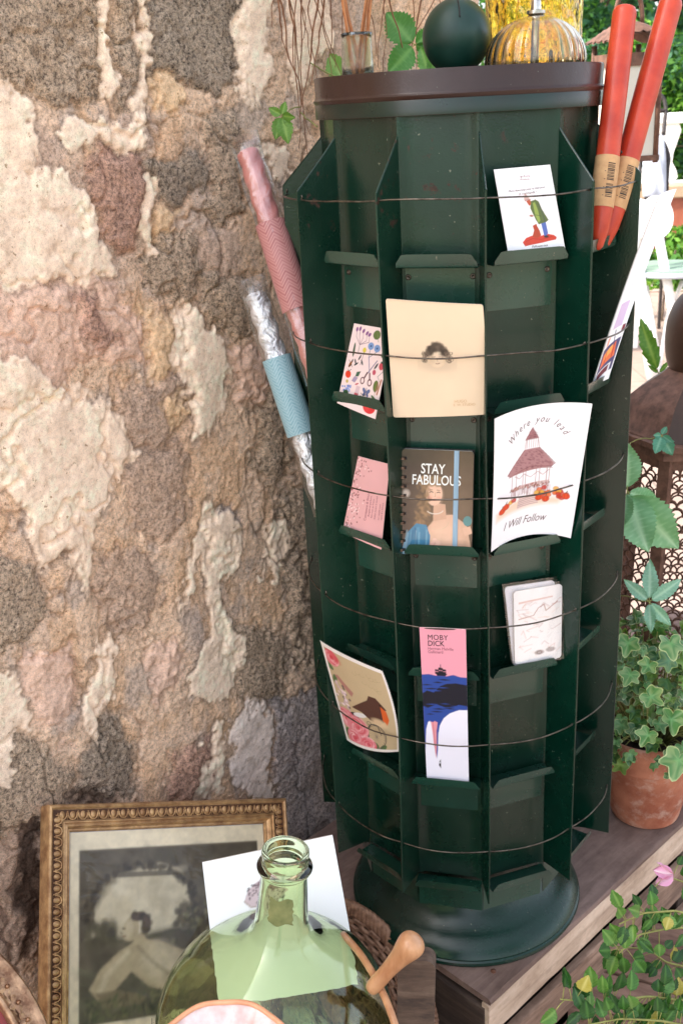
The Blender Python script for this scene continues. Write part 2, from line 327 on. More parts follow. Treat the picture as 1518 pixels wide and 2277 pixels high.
crk = ramp(t, vo.outputs[0], [(.0, (.62, .54, .46)), (.012, (1, 1, 1))]); crm = nd(t, 'ShaderNodeMath', operation='MULTIPLY'); crm.inputs[1].default_value = .55
nm = noise(t, 12, 3, .5, v); rr = ramp(t, nm.outputs[0], [(.5, (0, 0, 0)), (.6, (1, 1, 1))]); t.links.new(rr.outputs[0], crm.inputs[0])
c_ = mixc(t, crm.outputs[0], c_, mixc(t, 1, c_, crk.outputs[0], 'MULTIPLY'))
t.links.new(c_, p.inputs['Base Color']); p.inputs['Roughness'].default_value = .88; p.inputs['Specular IOR Level'].default_value = .3
am = nd(t, 'ShaderNodeMath', operation='MULTIPLY_ADD'); am.inputs[1].default_value = 1.0; t.links.new(n1.outputs[0], am.inputs[0]); t.links.new(n2.outputs[0], am.inputs[2])
gs = nd(t, 'ShaderNodeMapRange'); gs.inputs[3].default_value = .10; gs.inputs[4].default_value = 1; t.links.new(gt.outputs['Fac'], gs.inputs[0])
bn = nd(t, 'ShaderNodeBump'); bn.inputs['Distance'].default_value = .0045; t.links.new(gs.outputs[0], bn.inputs['Strength']); t.links.new(am.outputs[0], bn.inputs['Height']); t.links.new(bn.outputs[0], p.inputs['Normal'])
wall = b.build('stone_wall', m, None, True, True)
ga = wall.data.attributes.new('grain', 'FLOAT', 'POINT'); gv = np.full(len(wall.data.vertices), .4, np.float32); gv[:GR.size] = GR.ravel(); ga.data.foreach_set('value', gv)
tagp(wall, 'old rubble stone wall with cream render patches behind the green rack', 'wall')
def wallpt(x, y, off=.0): return atp(x, y, WO+off*WN, WN)
del C, H, GR, P, P0, dd, tt, U, V, Uw, Vw, w1, w2, w3, w4, big, mid, fin
# ---- weathered wooden crate under the rack
wood = {}
def woodmat(name, c1, c2, c3_, ax, scale=1.0, rough=.75):
    m, t, p = newmat(name); v = nd(t, 'ShaderNodeTexCoord').outputs['Object']
    mp = nd(t, 'ShaderNodeMapping'); mp.inputs['Rotation'].default_value = (0, 0, -math.atan2(ax[1], ax[0]))
    t.links.new(v, mp.inputs[0]); m2 = nd(t, 'ShaderNodeMapping'); m2.inputs['Scale'].default_value = (4*scale, 30*scale, 30*scale); t.links.new(mp.outputs[0], m2.inputs[0])
    n = noise(t, 1.6, 9, .68, m2.outputs[0], .6); r = ramp(t, n.outputs[0], [(.30, c1), (.5, c2), (.72, c3_)])
    n2 = noise(t, 7, 5, .6, mp.outputs[0]); r2 = ramp(t, n2.outputs[0], [(.35, (.62, .55, .5)), (.6, (1.05, 1.02, 1))])
    n3 = noise(t, 90, 4, .6, mp.outputs[0]); r3 = ramp(t, n3.outputs[0], [(.3, (.7, .68, .66)), (.5, (1, 1, 1))])
    c = mixc(t, .9, r.outputs[0], r2.outputs[0], 'MULTIPLY'); c = mixc(t, .5, c, r3.outputs[0], 'MULTIPLY')
    t.links.new(c, p.inputs['Base Color']); p.inputs['Roughness'].default_value = rough
    bump(t, p, n.outputs[0], .55, .0022); return m
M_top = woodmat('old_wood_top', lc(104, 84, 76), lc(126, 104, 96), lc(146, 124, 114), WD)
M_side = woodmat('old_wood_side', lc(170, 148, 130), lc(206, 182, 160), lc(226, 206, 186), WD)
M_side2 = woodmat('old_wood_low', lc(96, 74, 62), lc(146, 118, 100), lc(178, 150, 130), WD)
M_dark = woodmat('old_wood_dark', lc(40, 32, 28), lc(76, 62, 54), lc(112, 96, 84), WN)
cr_o = A(.007, -.24, 0)                                       # front left top corner of the crate
crate = thing('wooden_crate', cr_o+.5*WD-.2*WN+FLOOR*ZZ, 'weathered wooden crate under the green postcard rack', 'crate')
def plank(o, L, W, T, a, bb, cc, wob=.0015, n=60):            # o: corner; a length dir, b width dir, c thickness dir (top at o)
    o = np.asarray(o); xs = np.linspace(0, L, n); prof = [(0, -T), (0, -.004), (.0015, -.001), (.005, 0), (W*.35, .0004), (W*.7, -.0003), (W-.005, 0), (W-.0015, -.001), (W, -.004), (W, -T)]
    P = np.zeros((n, len(prof), 3)); s0 = random.random()*50
    for j, (y, z) in enumerate(prof):
        e = 1 if j in (1, 2, 3, 6, 7, 8) else 0
        dy = wob*2*(fbm(xs*14+j*.3, xs*0+s0, 5, 4)-.5)*(2 if e else 0); dz = wob*2*(fbm(xs*20+j*2., xs*0+s0+9, 8, 4)-.5)*(1.3 if e else .4)
        P[:, j] = o+xs[:, None]*a+(y+dy)[:, None]*bb+(z+dz)[:, None]*cc
    q = MB(); q.grid(P); nn = len(prof); q.add(P[0], [tuple(range(nn))]); q.add(P[-1], [tuple(range(nn))[::-1]]); q.add([P[0, 0], P[0, -1], P[-1, -1], P[-1, 0]], [(0, 1, 2, 3)])
    return q
LN = 1.25
plank(cr_o-.0005*WN, LN, .232, .011, WD, -WN, ZZ).build('top_plank', M_top, crate, 'a')
plank(cr_o-.236*WN, LN, .215, .011, WD, -WN, ZZ).build('top_plank', M_top, crate, 'a')
zt = -.0145
for hgt in (.060, .078, .10):                                 # front slats
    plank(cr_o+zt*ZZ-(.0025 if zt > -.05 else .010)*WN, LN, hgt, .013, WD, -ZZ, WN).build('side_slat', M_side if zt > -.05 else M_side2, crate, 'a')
    zt -= hgt+.040
for k in range(3):                                            # end boards, facing left; dark wood colour stands in for their shade
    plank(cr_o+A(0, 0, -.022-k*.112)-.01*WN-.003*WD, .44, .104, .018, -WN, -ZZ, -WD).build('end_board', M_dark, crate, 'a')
for sx in (.03, .6, 1.15):
    q = MB(); q.box(cr_o+sx*WD-.035*WN+A(0, 0, -.18), (.02, .012, .158), [WD, WN, ZZ], .002); q.build('corner_post', M_dark, crate)
q = MB(); q.box(cr_o+.62*WD-.060*WN+A(0, 0, -.18), (.60, .003, .160), [WD, WN, ZZ]); q.build('slat_gap_shade', mat('gap_shade', lc(26, 20, 18), lc(40, 32, 28), 20, .9), crate)  # dark sheet added behind the slats to give the gaps their shade
q = MB(); q.box(cr_o+.62*WD-.225*WN+A(0, 0, -.352), (.6, .2, .006), [WD, WN, ZZ]); q.build('bottom_board', M_dark, crate)
q = MB(); M_rust = mat('rust_iron', lc(70, 46, 38), lc(120, 78, 58), 60, .8, .3, .4, 300)
for s_, n_ in ((.045, -.03), (.05, -.19), (.62, -.03)):
    q = MB(); q.lathe([(0, .0016), (.004, .001), (.0045, -.002)], cr_o+s_*WD+n_*WN, 10); q.build('nail', M_rust, crate, True)
# ---- low table carrying the frame, basket and demijohn (mostly below the picture)
TB = A(-.52, -.42, 0)
tabz = -.175
tab = thing('low_bench', (-.5, -.42, FLOOR), 'low dark wooden bench below the gilt picture frame, left of the crate', 'bench')
c0 = WO-1.05*WD+.02*WN+tabz*ZZ
for k in range(4): plank(c0+k*.152*WN, .86, .148, .025, WD, WN, ZZ).build('top_plank', M_dark, tab, 'a')
for i in (0.05, .78):
    for j in (.04, .55):
        q = MB(); q.box(c0+i*WD+j*WN+A(0, 0, (FLOOR-tabz)/2-.0125), (.022, .022, (tabz-FLOOR)/2-.0125), [WD, WN, ZZ], .003); q.build('leg', M_dark, tab)
# ================================================================ POSTCARD RACK
RO, RI = .22, .170
FA = [-96.27, -63.83, -29.24, 1.64, 35.3, 68.4, 101.0, 134.0, 166.5, 199.0, 231.5]
SZ = [1.007, .838, .659, .487, .320, .148]
def rp(a, r, z): a = R_(a); return A(r*math.sin(a), -r*math.cos(a), z)
def paint(name, c1, c2, rust=.0, rough=.38, ztop=None):
    m, t, p = newmat(name); v = geo(t)
    n = noise(t, 5, 6, .6, v); r = ramp(t, n.outputs[0], [(.35, c1), (.65, c2)])
    nr = noise(t, 26, 8, .72, scaled(t, v, (1, 1, .45))); rr = ramp(t, nr.outputs[0], [(.70-rust, (0, 0, 0)), (.76-rust, (1, 1, 1))])
    if ztop:
        sp_ = nd(t, 'ShaderNodeSeparateXYZ'); t.links.new(v, sp_.inputs[0]); mz = nd(t, 'ShaderNodeMapRange'); mz.inputs[1].default_value = ztop; mz.inputs[2].default_value = ztop+.16; t.links.new(sp_.outputs[2], mz.inputs[0])
        nz = noise(t, 60, 5, .7, v); ad_ = nd(t, 'ShaderNodeMath', operation='MULTIPLY_ADD'); ad_.inputs[1].default_value = .22; t.links.new(mz.outputs[0], ad_.inputs[0]); t.links.new(nz.outputs[0], ad_.inputs[2]); rr = ramp(t, ad_.outputs[0], [(.80, (0, 0, 0)), (.86, (.9, .9, .9))])
    ng = noise(t, 300, 3, .6, v); rc = ramp(t, ng.outputs[0], [(.3, lc(44, 26, 20)), (.7, lc(78, 50, 38))])
    c = mixc(t, rr.outputs[0], r.outputs[0], rc.outputs[0])
    nsp = noise(t, 210, 2, .5, v); rs = ramp(t, nsp.outputs[0], [(.735, (0, 0, 0)), (.755, (1, 1, 1))]); c = mixc(t, rs.outputs[0], c, lc(108, 112, 96))
    t.links.new(c, p.inputs['Base Color'])
    n3 = noise(t, 14, 8, .65, v); mr = nd(t, 'ShaderNodeMapRange'); mr.inputs[1].default_value = .3; mr.inputs[2].default_value = .72; mr.inputs[3].default_value = rough-.1; mr.inputs[4].default_value = rough+.2
    t.links.new(n3.outputs[0], mr.inputs[0]); ad = mixc(t, rr.outputs[0], mr.outputs[0], (.75, .75, .75, 1)); t.links.new(ad, p.inputs['Roughness'])
    p.inputs['Specular IOR Level'].default_value = .42
    hb = nd(t, 'ShaderNodeMath', operation='MULTIPLY_ADD'); n4 = noise(t, 9, 3, .5, v); hb.inputs[1].default_value = 6.0; t.links.new(n4.outputs[0], hb.inputs[0]); t.links.new(noise(t, 420, 3, .6, v).outputs[0], hb.inputs[2])
    bump(t, p, hb.outputs[0], .22, .0012); return m
M_green = paint('green_paint', lc(2, 32, 22), lc(6, 44, 32), 0, .20)
M_green2 = paint('green_paint_worn', lc(6, 35, 24), lc(15, 50, 37), .08, .26)
M_green3 = paint('green_paint_rusty_top', lc(8, 38, 27), lc(22, 54, 40), .0, .28, .92)
M_lip = paint('green_paint_lip', lc(14, 54, 42), lc(30, 72, 58), .03, .26)
M_rim = paint('brown_worn_rim', lc(40, 24, 20), lc(54, 32, 26), .10, .36)
M_wire = mat('wire', lc(60, 50, 44), lc(120, 110, 100), 80, .35, .85)
for m_, cw_ in ((M_lip, .9), (M_green, .25), (M_green2, .25), (M_green3, .2), (M_rim, .15)):
    pb = m_.node_tree.nodes['Principled BSDF']; pb.inputs['Coat Weight'].default_value = cw_; pb.inputs['Coat Roughness'].default_value = .16
rack = thing('postcard_rack', (0, 0, 0), 'tall dark green metal postcard rack standing on the crate against the wall', 'postcard rack')
n11 = 11
for i, a in enumerate(FA):                                    # dividers
    th = .0009; t_ = A(math.cos(R_(a)), math.sin(R_(a)), 0)
    warp = random.uniform(-.004, .004)
    pr = []
    def at3(r, z): return rp(a, r, z)+t_*(warp*math.sin(z*5+i)*(r-RI)/(RO-RI))
    zs = np.linspace(.152, 1.09, 26); q = MB()
    rows = []
    for z in list(zs): rows.append([(r, z) for r in np.linspace(RI-.004, RO-.0, 6)])
    for u in (.33, .66, 1): zz = 1.09+(1.147-1.09)*u; rr_ = RO+(RI-.004-RO)*u; rows.append([(r, zz) for r in np.linspace(RI-.0045, max(rr_, RI-.003), 6)])
    for s_ in (-1, 1): q.grid([[at3(r, z)+t_*th*s_ for r, z in row] for row in rows], flip=s_ < 0)
    eo = [at3(*row[-1]) for row in rows]; q.grid([[e-t_*(th), e+t_*(th)] for e in eo])
    q.grid([[at3(r, .152)-t_*th, at3(r, .152)+t_*th] for r in np.linspace(RI-.004, RO, 6)])
    # rolled edge bead
    q.tube([at3(RO, z) for z in zs], .0013, 6); q.tube([eo[len(zs)-1]]+eo[len(zs):], .0012, 6)
    q.build('divider', M_green3 if i in (1, 2) else M_green, rack, 'a')
for i in range(n11):                                          # back panels, shelves
    a0, a1 = FA[i], FA[(i+1) % n11]
    if a1 < a0: a1 += 360
    am_ = (a0+a1)/2; half = R_((a1-a0)/2); ap = RI*math.cos(half); cw = RI*math.sin(half)
    ro_ = A(math.sin(R_(am_)), -math.cos(R_(am_)), 0); tg = A(math.cos(R_(am_)), math.sin(R_(am_)), 0)
    q = MB(); zz = np.linspace(.15, 1.172, 30)
    xs = np.concatenate([[-cw, -cw+.004], np.linspace(-cw+.008, cw-.008, 8), [cw-.004, cw]]); dz = np.where((np.abs(xs) > cw-.005), .0, -.003)
    q.grid([[ro_*(ap-.001+dz[j]+.0006*math.sin(z*23+i+x*40))+tg*x+ZZ*z for j, x in enumerate(xs)] for z in zz], flip=False)
    q.build('back_panel', M_green3 if i == 2 else (M_green2 if i == 3 else M_green), rack, True)
    vis = i <= 5
    for r_i, z in enumerate(SZ):
        wd = .0455; q = MB(); tilt = random.uniform(-.0008, .0008)
        # shelf profile: mounting plate, floor, upturned lip
        dep = .028; lipr = ap+dep
        prof = [(ap-.0025, -.055), (ap-.0022, -.0015), (ap, 0), (lipr-.002, .0), (lipr, .001), (lipr+.0012, .004), (lipr+.0035, .0155)]
        nx = 15; G = []
        for (r, h) in prof:
            row = []
            for x in np.linspace(-wd, wd, nx):
                hh = h; rr2 = r
                if h > .004:
                    e = max(0, abs(x)-(wd-.0105)); drop = .0105-math.sqrt(max(0, .0105**2-e*e)); hh = max(.0045, h-drop); rr2 = r-(h-hh)*.22
                row.append(ro_*rr2+tg*x+ZZ*(z+hh+tilt*x/wd))
            G.append(row)
        G = np.array(G); q.grid(G); q.grid(G-ro_*.0008-ZZ*.0006, flip=True)
        # cut edge
        ring = list(G[2:, 0])+list(G[-1, 1:-1])+list(G[2:, -1][::-1]); q.grid([[r0, r0-ro_*.0008-ZZ*.0006] for r0 in ring])
        sh = q.build('shelf', M_lip, rack, 'a')
        if vis and r_i < 3:
            for s_ in (-1, 1):
                q = MB(); c = ro_*(ap-.0024)+tg*(s_*.037)+ZZ*(z-.014); q.lathe([(.0034, .0), (.0034, .001), (.0018, .0016), (.0012, .0006), (0, .0004)], c, 14, ro_); q.build('screw', M_wire, sh, True)
RW = .2155
WZ = [1.0805, .912, .742, .572, .403, .235]
for k, z in enumerate(WZ):                                    # wires, one hoop per row
    pts = []; s0 = k*13.7
    for a in np.arange(-96.27, 264, 2.6):
        wob = .0016 if k else .0035
        zz = z+wob*2*(float(fbm(np.array([a*.05+s0]), np.array([3.1]), 4, 3)[0])-.5)
        pts.append(rp(a, RW+.0022*math.cos(math.pi*((a+96.27) % 32.7-16.35)/32.7)+(.002*(float(vn(np.array([a*.09+s0]), np.array([.3]), 9)[0])-.5)), zz))
    q = MB(); q.tube(pts, .0010, 6, closed=True); q.build('wire', M_wire, rack, True)
    for a in (FA[1], FA[4], FA[5], FA[0]):                    # hooked wire ends
        q = MB(); c = rp(a, RW, z); t_ = A(math.cos(R_(a)), math.sin(R_(a)), 0)
        q.tube([c-t_*.003, c+t_*.001+ZZ*.001, c+t_*.003+ZZ*.0025, c+t_*.0025+ZZ*.0045, c+t_*.0005+ZZ*.005], .0010, 6); q.build('wire_end', M_wire, rack, True)
rr0 = .171
q = MB(); q.lathe([(rr0-.001, 1.166), (rr0+.0005, 1.166), (rr0+.0005, 1.181), (rr0+.0026, 1.1835), (rr0+.0036, 1.1865), (rr0+.0016, 1.1885), (rr0+.0008, 1.190), (rr0+.0012, 1.2105), (rr0+.0004, 1.2122), (rr0-.001, 1.2105), (rr0-.001, 1.189)], (0, 0, 0), 160)
q.build('rim', M_rim, rack, 'a')
q = MB(); q.lathe([(rr0-.0015, 1.168), (rr0+.0018, 1.1665), (rr0+.002, 1.1815), (rr0+.001, 1.183)], (0, 0, 0), 160); q.build('lower_band', mat('band_paint', lc(44, 26, 20), lc(16, 42, 34), 4.2, .3, rvar=.1), rack, 'a')
q = MB(); q.lathe([(0, 1.196), (.1, 1.1955), (rr0-.001, 1.195)], (0, 0, 0), 96); q.build('top_plate', M_green2, rack, True)
q = MB(); prf = [(0.028, 1.196), (.03, 1.2)]; bc = 1.2505; br_ = .0405
prf = [(.016, 1.1965), (.014, 1.206)]+[(br_*math.sin(x), bc-1.045*br_*math.cos(x)) for x in np.linspace(.34, math.pi, 26)]
q.lathe(prf, (0, 0, 0), 56); fin_ = q.build('ball_finial', mat('ball_paint', lc(6, 42, 34), lc(14, 54, 44), 20, .42, 0, .1, 300, rvar=.1), rack, True)
q = MB(); pc = [A(.0, -math.sin(x)*(br_+.0002), bc+math.cos(x)*(1.045*br_+.0002)) for x in np.linspace(.25, 1.12, 14)]; q.tube(pc, .0009, 6); q.build('slot', mat('black', lc(8, 8, 8)), fin_, True)
q = MB(); q.lathe([(.105, .150), (.112, .120), (.118, .085), (.124, .060), (.136, .043), (.152, .033), (.166, .026), (.1745, .0165), (.1775, .011), (.1770, .0085), (.1795, .0065), (.1805, .003), (.179, 0), (.17, 0)], (0, 0, 0), 128)
q.build('base', paint('green_paint_base', lc(4, 36, 28), lc(8, 48, 38), .03, .20), rack, 'a')
q = MB(); q.lathe([(0, .1475), (.150, .148)], (0, 0, 0), 66); q.build('bottom_plate', M_green, rack)
# ================================================================ PAPER GOODS
class Cv:
    """small painter for printed paper: coordinates 0..1 across, 0..asp down"""
    def __init__(s, asp, n=300, bg=(255, 255, 255)):
        s.n = n; s.m = int(n*asp); s.asp = asp; s.I = np.zeros((s.m, n, 3)); s.I[:] = lin(bg)
        s.X, s.Y = np.meshgrid((np.arange(n)+.5)/n, (np.arange(s.m)+.5)/n); s.e = .7/n
    def _put(s, sl, a, c): s.I[sl] = s.I[sl]*(1-a[..., None])+lin(c)*a[..., None]
    def _bb(s, x0, y0, x1, y1):
        i0 = max(0, int(y0*s.n)-2); i1 = min(s.m, int(y1*s.n)+3); j0 = max(0, int(x0*s.n)-2); j1 = min(s.n, int(x1*s.n)+3)
        return None if i0 >= i1 or j0 >= j1 else (slice(i0, i1), slice(j0, j1))
    def poly(s, pts, c, al=1, soft=0):
        q = np.array(pts, float); k = soft or s.e; sl = s._bb(q[:, 0].min()-k, q[:, 1].min()-k, q[:, 0].max()+k, q[:, 1].max()+k)
        if sl: d = sdpoly(s.X[sl], s.Y[sl], q); s._put(sl, np.clip(.5+d/(2*k), 0, 1)*al, c)
        return s
    def ell(s, x, y, rx, ry, c, rot=0, al=1, soft=0):
        k = soft or s.e; R = max(rx, ry)+k; sl = s._bb(x-R, y-R, x+R, y+R)
        if sl:
            dx = s.X[sl]-x; dy = s.Y[sl]-y; cs, sn = math.cos(rot), math.sin(rot); u = (dx*cs+dy*sn)/rx; v = (-dx*sn+dy*cs)/ry
            d = (1-np.hypot(u, v))*min(rx, ry); s._put(sl, np.clip(.5+d/(2*k), 0, 1)*al, c)
        return s
    def line(s, pts, wd, c, al=1, soft=0):
        k = soft or s.e
        q = np.array(pts, float); sl = s._bb(q[:, 0].min()-wd-k, q[:, 1].min()-wd-k, q[:, 0].max()+wd+k, q[:, 1].max()+wd+k)
        if not sl: return s
        X = s.X[sl]; Y = s.Y[sl]; d = np.full(X.shape, 9.)
        for a, b_ in zip(q[:-1], q[1:]):
            e = b_-a; t = np.clip(((X-a[0])*e[0]+(Y-a[1])*e[1])/(e@e+1e-12), 0, 1); d = np.minimum(d, np.hypot(X-a[0]-t*e[0], Y-a[1]-t*e[1]))
        s._put(sl, np.clip(.5+(wd/2-d)/(2*k), 0, 1)*al, c); return s
    def ring(s, x, y, rx, ry, wd, c, al=1, a0=0, a1=2*math.pi):
        a = np.linspace(a0, a1, 28); return s.line(np.stack([x+rx*np.cos(a), y+ry*np.sin(a)], 1), wd, c, al)
    def grain(s, amp, sc, seed=1): s.I *= (1+amp*(fbm(s.X*sc, s.Y*sc, seed, 4)-.5))[..., None]; return s
    def scr(s, x, y, w_, h, c, seed, wd=.006, al=.8, slope=0):      # illegible handwriting-like squiggle
        r = random.Random(seed); n = int(w_/h*3.2); pts = []
        for i in range(n*2+1):
            xx = x+w_*i/(n*2); k = (i % 2)*h*(r.random()*.7+.5)*(2.0 if r.random() < .18 else 1); pts.append((xx+.25*k, y+slope*(xx-x)-k))
        i = 0
        while i < len(pts)-2:
            j = min(len(pts), i+r.randint(5, 13)); s.line(pts[i:j], wd, c, al); i = j+1
        return s
def coons(c, bend=0, top=0, right=0, bot=0, left=0, n=None):
    """surface through 4 corners TL,TR,BR,BL; edge bulges in metres (outward), bend = cylindrical bow along normal"""
    TL, TR, BR, BL = [np.asarray(x, float) for x in c]; nn = unit(np.cross(TR-TL, TL-BL)); up = unit(TL-BL); rt = unit(TR-TL)
    if nn@(CP-TL) < 0: nn = -nn
    def f(u, v):
        u = np.asarray(u, float)[..., None]; v = np.asarray(v, float)[..., None]
        P = (TL*(1-u)+TR*u)*(1-v)+(BL*(1-u)+BR*u)*v
        P = P+up*(top*4*u*(1-u)*(1-v))-up*(bot*4*u*(1-u)*v)+rt*(right*4*v*(1-v)*u)-rt*(left*4*v*(1-v)*(1-u))
        return P+nn*bend*4*u*(1-u)
    return f, nn
M_print = colmat('printed_card', .5, 0, spec=.35)
M_gloss = colmat('printed_gloss', .18, 0, spec=.5, coat=.3)
M_edge = mat('paper_edge', lc(214, 206, 198))
def sheet(name, f, nn, cv, parent=None, thick=.0006, m=None, ny=None, res=110, radius=0, edge=0):
    asp = cv.asp; nx = res; ny = int(res*asp)
    u = np.linspace(0, 1, nx); v = np.linspace(0, 1, ny); UU, VV = np.meshgrid(u, v)
    if radius or edge:
        # rounded corners / deckle edge by pulling the border in
        xx = UU-.5; yy = (VV-.5)*asp; r = radius; ex = np.maximum(np.abs(xx)-(.5-r), 0); ey = np.maximum(np.abs(yy)-(asp/2-r), 0)
        L = np.maximum(ex, ey); H_ = np.hypot(ex, ey); k = np.where(H_ > 1e-9, L/np.maximum(H_, 1e-9), 1)
        xx = np.sign(xx)*(np.minimum(np.abs(xx), .5-r)+ex*k); yy = np.sign(yy)*(np.minimum(np.abs(yy), asp/2-r)+ey*k)
        if edge:
            w_ = edge*np.sin(VV*asp*85)*(np.abs(UU-.5) > .499)+0; xx = xx-np.sign(xx)*np.abs(w_); w2_ = edge*np.sin(UU*85)*(np.abs(VV-.5) > .499); yy = yy-np.sign(yy)*np.abs(w2_)
        Uf = xx+.5; Vf = yy/asp+.5
    else: Uf, Vf = UU, VV
    P = f(Uf, Vf); n = cv.n/nx
    iy = np.clip((VV*(cv.m-1)), 0, cv.m-1); ix = np.clip(UU*(cv.n-1), 0, cv.n-1); k = max(1, int(round(cv.n/nx)))
    I = cv.I
    if k > 1:                                                  # box filter down to the mesh resolution
        ker = np.ones(k)/k; I = np.apply_along_axis(lambda a: np.convolve(np.pad(a, k//2, 'edge'), ker, 'same')[k//2:k//2+len(a)], 0, I); I = np.apply_along_axis(lambda a: np.convolve(np.pad(a, k//2, 'edge'), ker, 'same')[k//2:k//2+len(a)], 1, I)
    Cc = I[iy.astype(int), ix.astype(int)]
    q = MB(); q.grid(P, Cc, flip=True); q.grid(P-nn*thick, np.tile(lin((226, 220, 212)), (nx*ny, 1)))
    e = list(P[0])+list(P[1:, -1])+list(P[-1, ::-1][1:])+list(P[::-1, 0][1:]); ci = np.tile(lin((228, 222, 214)), (len(e)*2, 1)); q.grid([[x, x-nn*thick] for x in e], ci)
    return q.build(name, m or M_print, parent, True, True)
FONT_OBJ = {}
def text(s_, name, f, nn, asp, x, y, size, m, parent, rot=0, sx=1.0, shear=0, off=0, align='CENTER', lift=.00025, spacing=1.0):
    """lettering laid on the surface f; x,y,size in card-width units"""
    cu = bpy.data.curves.new(name, 'FONT'); cu.body = s_; cu.size = 1; cu.align_x = align; cu.align_y = 'CENTER'; cu.shear = shear; cu.offset = off; cu.resolution_u = 3; cu.space_character = spacing
    ob = bpy.data.objects.new(name, cu); COL.objects.link(ob); bpy.context.view_layer.update()
    me = ob.evaluated_get(bpy.context.evaluated_depsgraph_get()).to_mesh()
    V = np.array([v.co[:] for v in me.vertices]).reshape(-1, 3); F = [tuple(p_.vertices) for p_ in me.polygons]; ob.evaluated_get(bpy.context.evaluated_depsgraph_get()).to_mesh_clear()
    bpy.data.objects.remove(ob); bpy.data.curves.remove(cu)
    if not len(V): return
    tx = V[:, 0]*size*sx; ty = -V[:, 1]*size; c, s2 = math.cos(rot), math.sin(rot)
    X = x+tx*c-ty*s2; Y = y+tx*s2+ty*c
    P = f(X, Y/asp)+nn*lift
    q = MB(); q.add(P, F); return q.build(name, m, parent)
INK = mat('black_ink', lc(30, 26, 28), rough=.6); INKB = mat('brown_ink', lc(96, 62, 66), rough=.6); INKW = mat('white_ink', lc(240, 238, 232), rough=.5); INKP = mat('mauve_ink', lc(150, 92, 104), rough=.6); INKG = mat('gold_ink', lc(206, 168, 120), rough=.5)
def slotplane(k, rb, zb, rt, zt):
    a = (FA[k]+FA[k+1])/2; Pb = rp(a, rb, zb); Pt = rp(a, rt, zt); t_ = A(math.cos(R_(a)), math.sin(R_(a)), 0); n_ = unit(np.cross(t_, Pt-Pb)); return Pb, n_
def corners(pxs, P, n_): return [atp(x, y, P, n_) for x, y in pxs]
def cardthing(name, c, label, cat, group=None): return thing(name, (np.asarray(c[2])+np.asarray(c[3]))/2, label, cat, group)
# --- announcement card, walker in a green coat
P, n_ = slotplane(3, .187, 1.008, .180, 1.10)
c = corners([(1097, 377), (1222, 366), (1257, 560), (1131, 574)], P, n_); f, nn = coons(c, .0015); asp = 1.52
cv = Cv(asp, 330, (250, 247, 249))
for a in np.linspace(0, 2*math.pi, 15): cv.ell(.48+.105*math.cos(a), .175+.10*math.sin(a), .012, .006, (196, 150, 168), a, .6)
cv.ell(.5, .86, .27, .42, (252, 226, 214), 0, .25, .12)
cv.poly([(.27, 1.27), (.34, 1.20), (.44, 1.17), (.6, 1.19), (.72, 1.16), (.84, 1.2), (.88, 1.24), (.86, 1.28), (.6, 1.31), (.3, 1.34)], (206, 72, 56)).line([(.33, 1.26), (.45, 1.22), (.6, 1.25), (.8, 1.22)], .012, (150, 44, 40), .6)
cv.poly([(.45, 1.19), (.50, 1.08), (.49, 1.0), (.53, .985), (.56, .97), (.57, 1.02), (.60, 1.1), (.61, 1.18), (.54, 1.22)], (178, 74, 52))
cv.poly([(.64, .95), (.73, .95), (.74, 1.15), (.70, 1.2), (.66, 1.2)], (92, 112, 180)).ell(.695, 1.21, .045, .02, (70, 56, 52))
cv.poly([(.53, .58), (.62, .56), (.67, .6), (.70, .72), (.74, .82), (.79, .93), (.74, .96), (.60, .99), (.56, .9), (.53, .8), (.50, .7)], (98, 112, 66)).poly([(.56, .62), (.60, .60), (.63, .75), (.64, .93), (.60, .96), (.57, .84)], (150, 168, 84)).line([(.66, .64), (.7, .8), (.72, .95)], .012, (74, 74, 84), .8).line([(.57, .82), (.66, .85)], .008, (60, 70, 46))
cv.poly([(.45, .57), (.53, .55), (.53, .62), (.50, .66), (.48, .64)], (190, 92, 66)).poly([(.43, .58), (.42, .54), (.44, .46), (.46, .44), (.52, .53)], (206, 170, 160)).line([(.44, .56), (.53, .545)], .016, (176, 140, 134)).ell(.50, .83, .035, .02, (176, 110, 96), .2).line([(.46, .83), (.5, .84)], .008, (80, 60, 60))
t = cardthing('announcement_card', c, 'white card with a figure in a green coat, above the cream portrait slot', 'card')
sheet('card_sheet', f, nn, cv, t, res=120)
text('C', 'lettering', f, nn, asp, .44, .165, .045, INKP, t, shear=.3); text('ma Bonne', 'lettering', f, nn, asp, .50, .155, .045, INKP, t, shear=.3); text('Boutique', 'lettering', f, nn, asp, .49, .205, .045, INKP, t, shear=.3)
text('Merci beaucoup pour ta mise pour', 'lettering', f, nn, asp, .5, .375, .058, INKB, t, -.03, .8, .4); text('ta commande !', 'lettering', f, nn, asp, .5, .44, .062, INKB, t, -.03, .85, .4)
text('Followez-moi', 'lettering', f, nn, asp, .55, 1.365, .06, INKB, t, 0, .85, .4); text('Mon site : www.carolynrowenland.com', 'lettering', f, nn, asp, .52, 1.435, .055, INK, t, 0, .78, .4, .004)
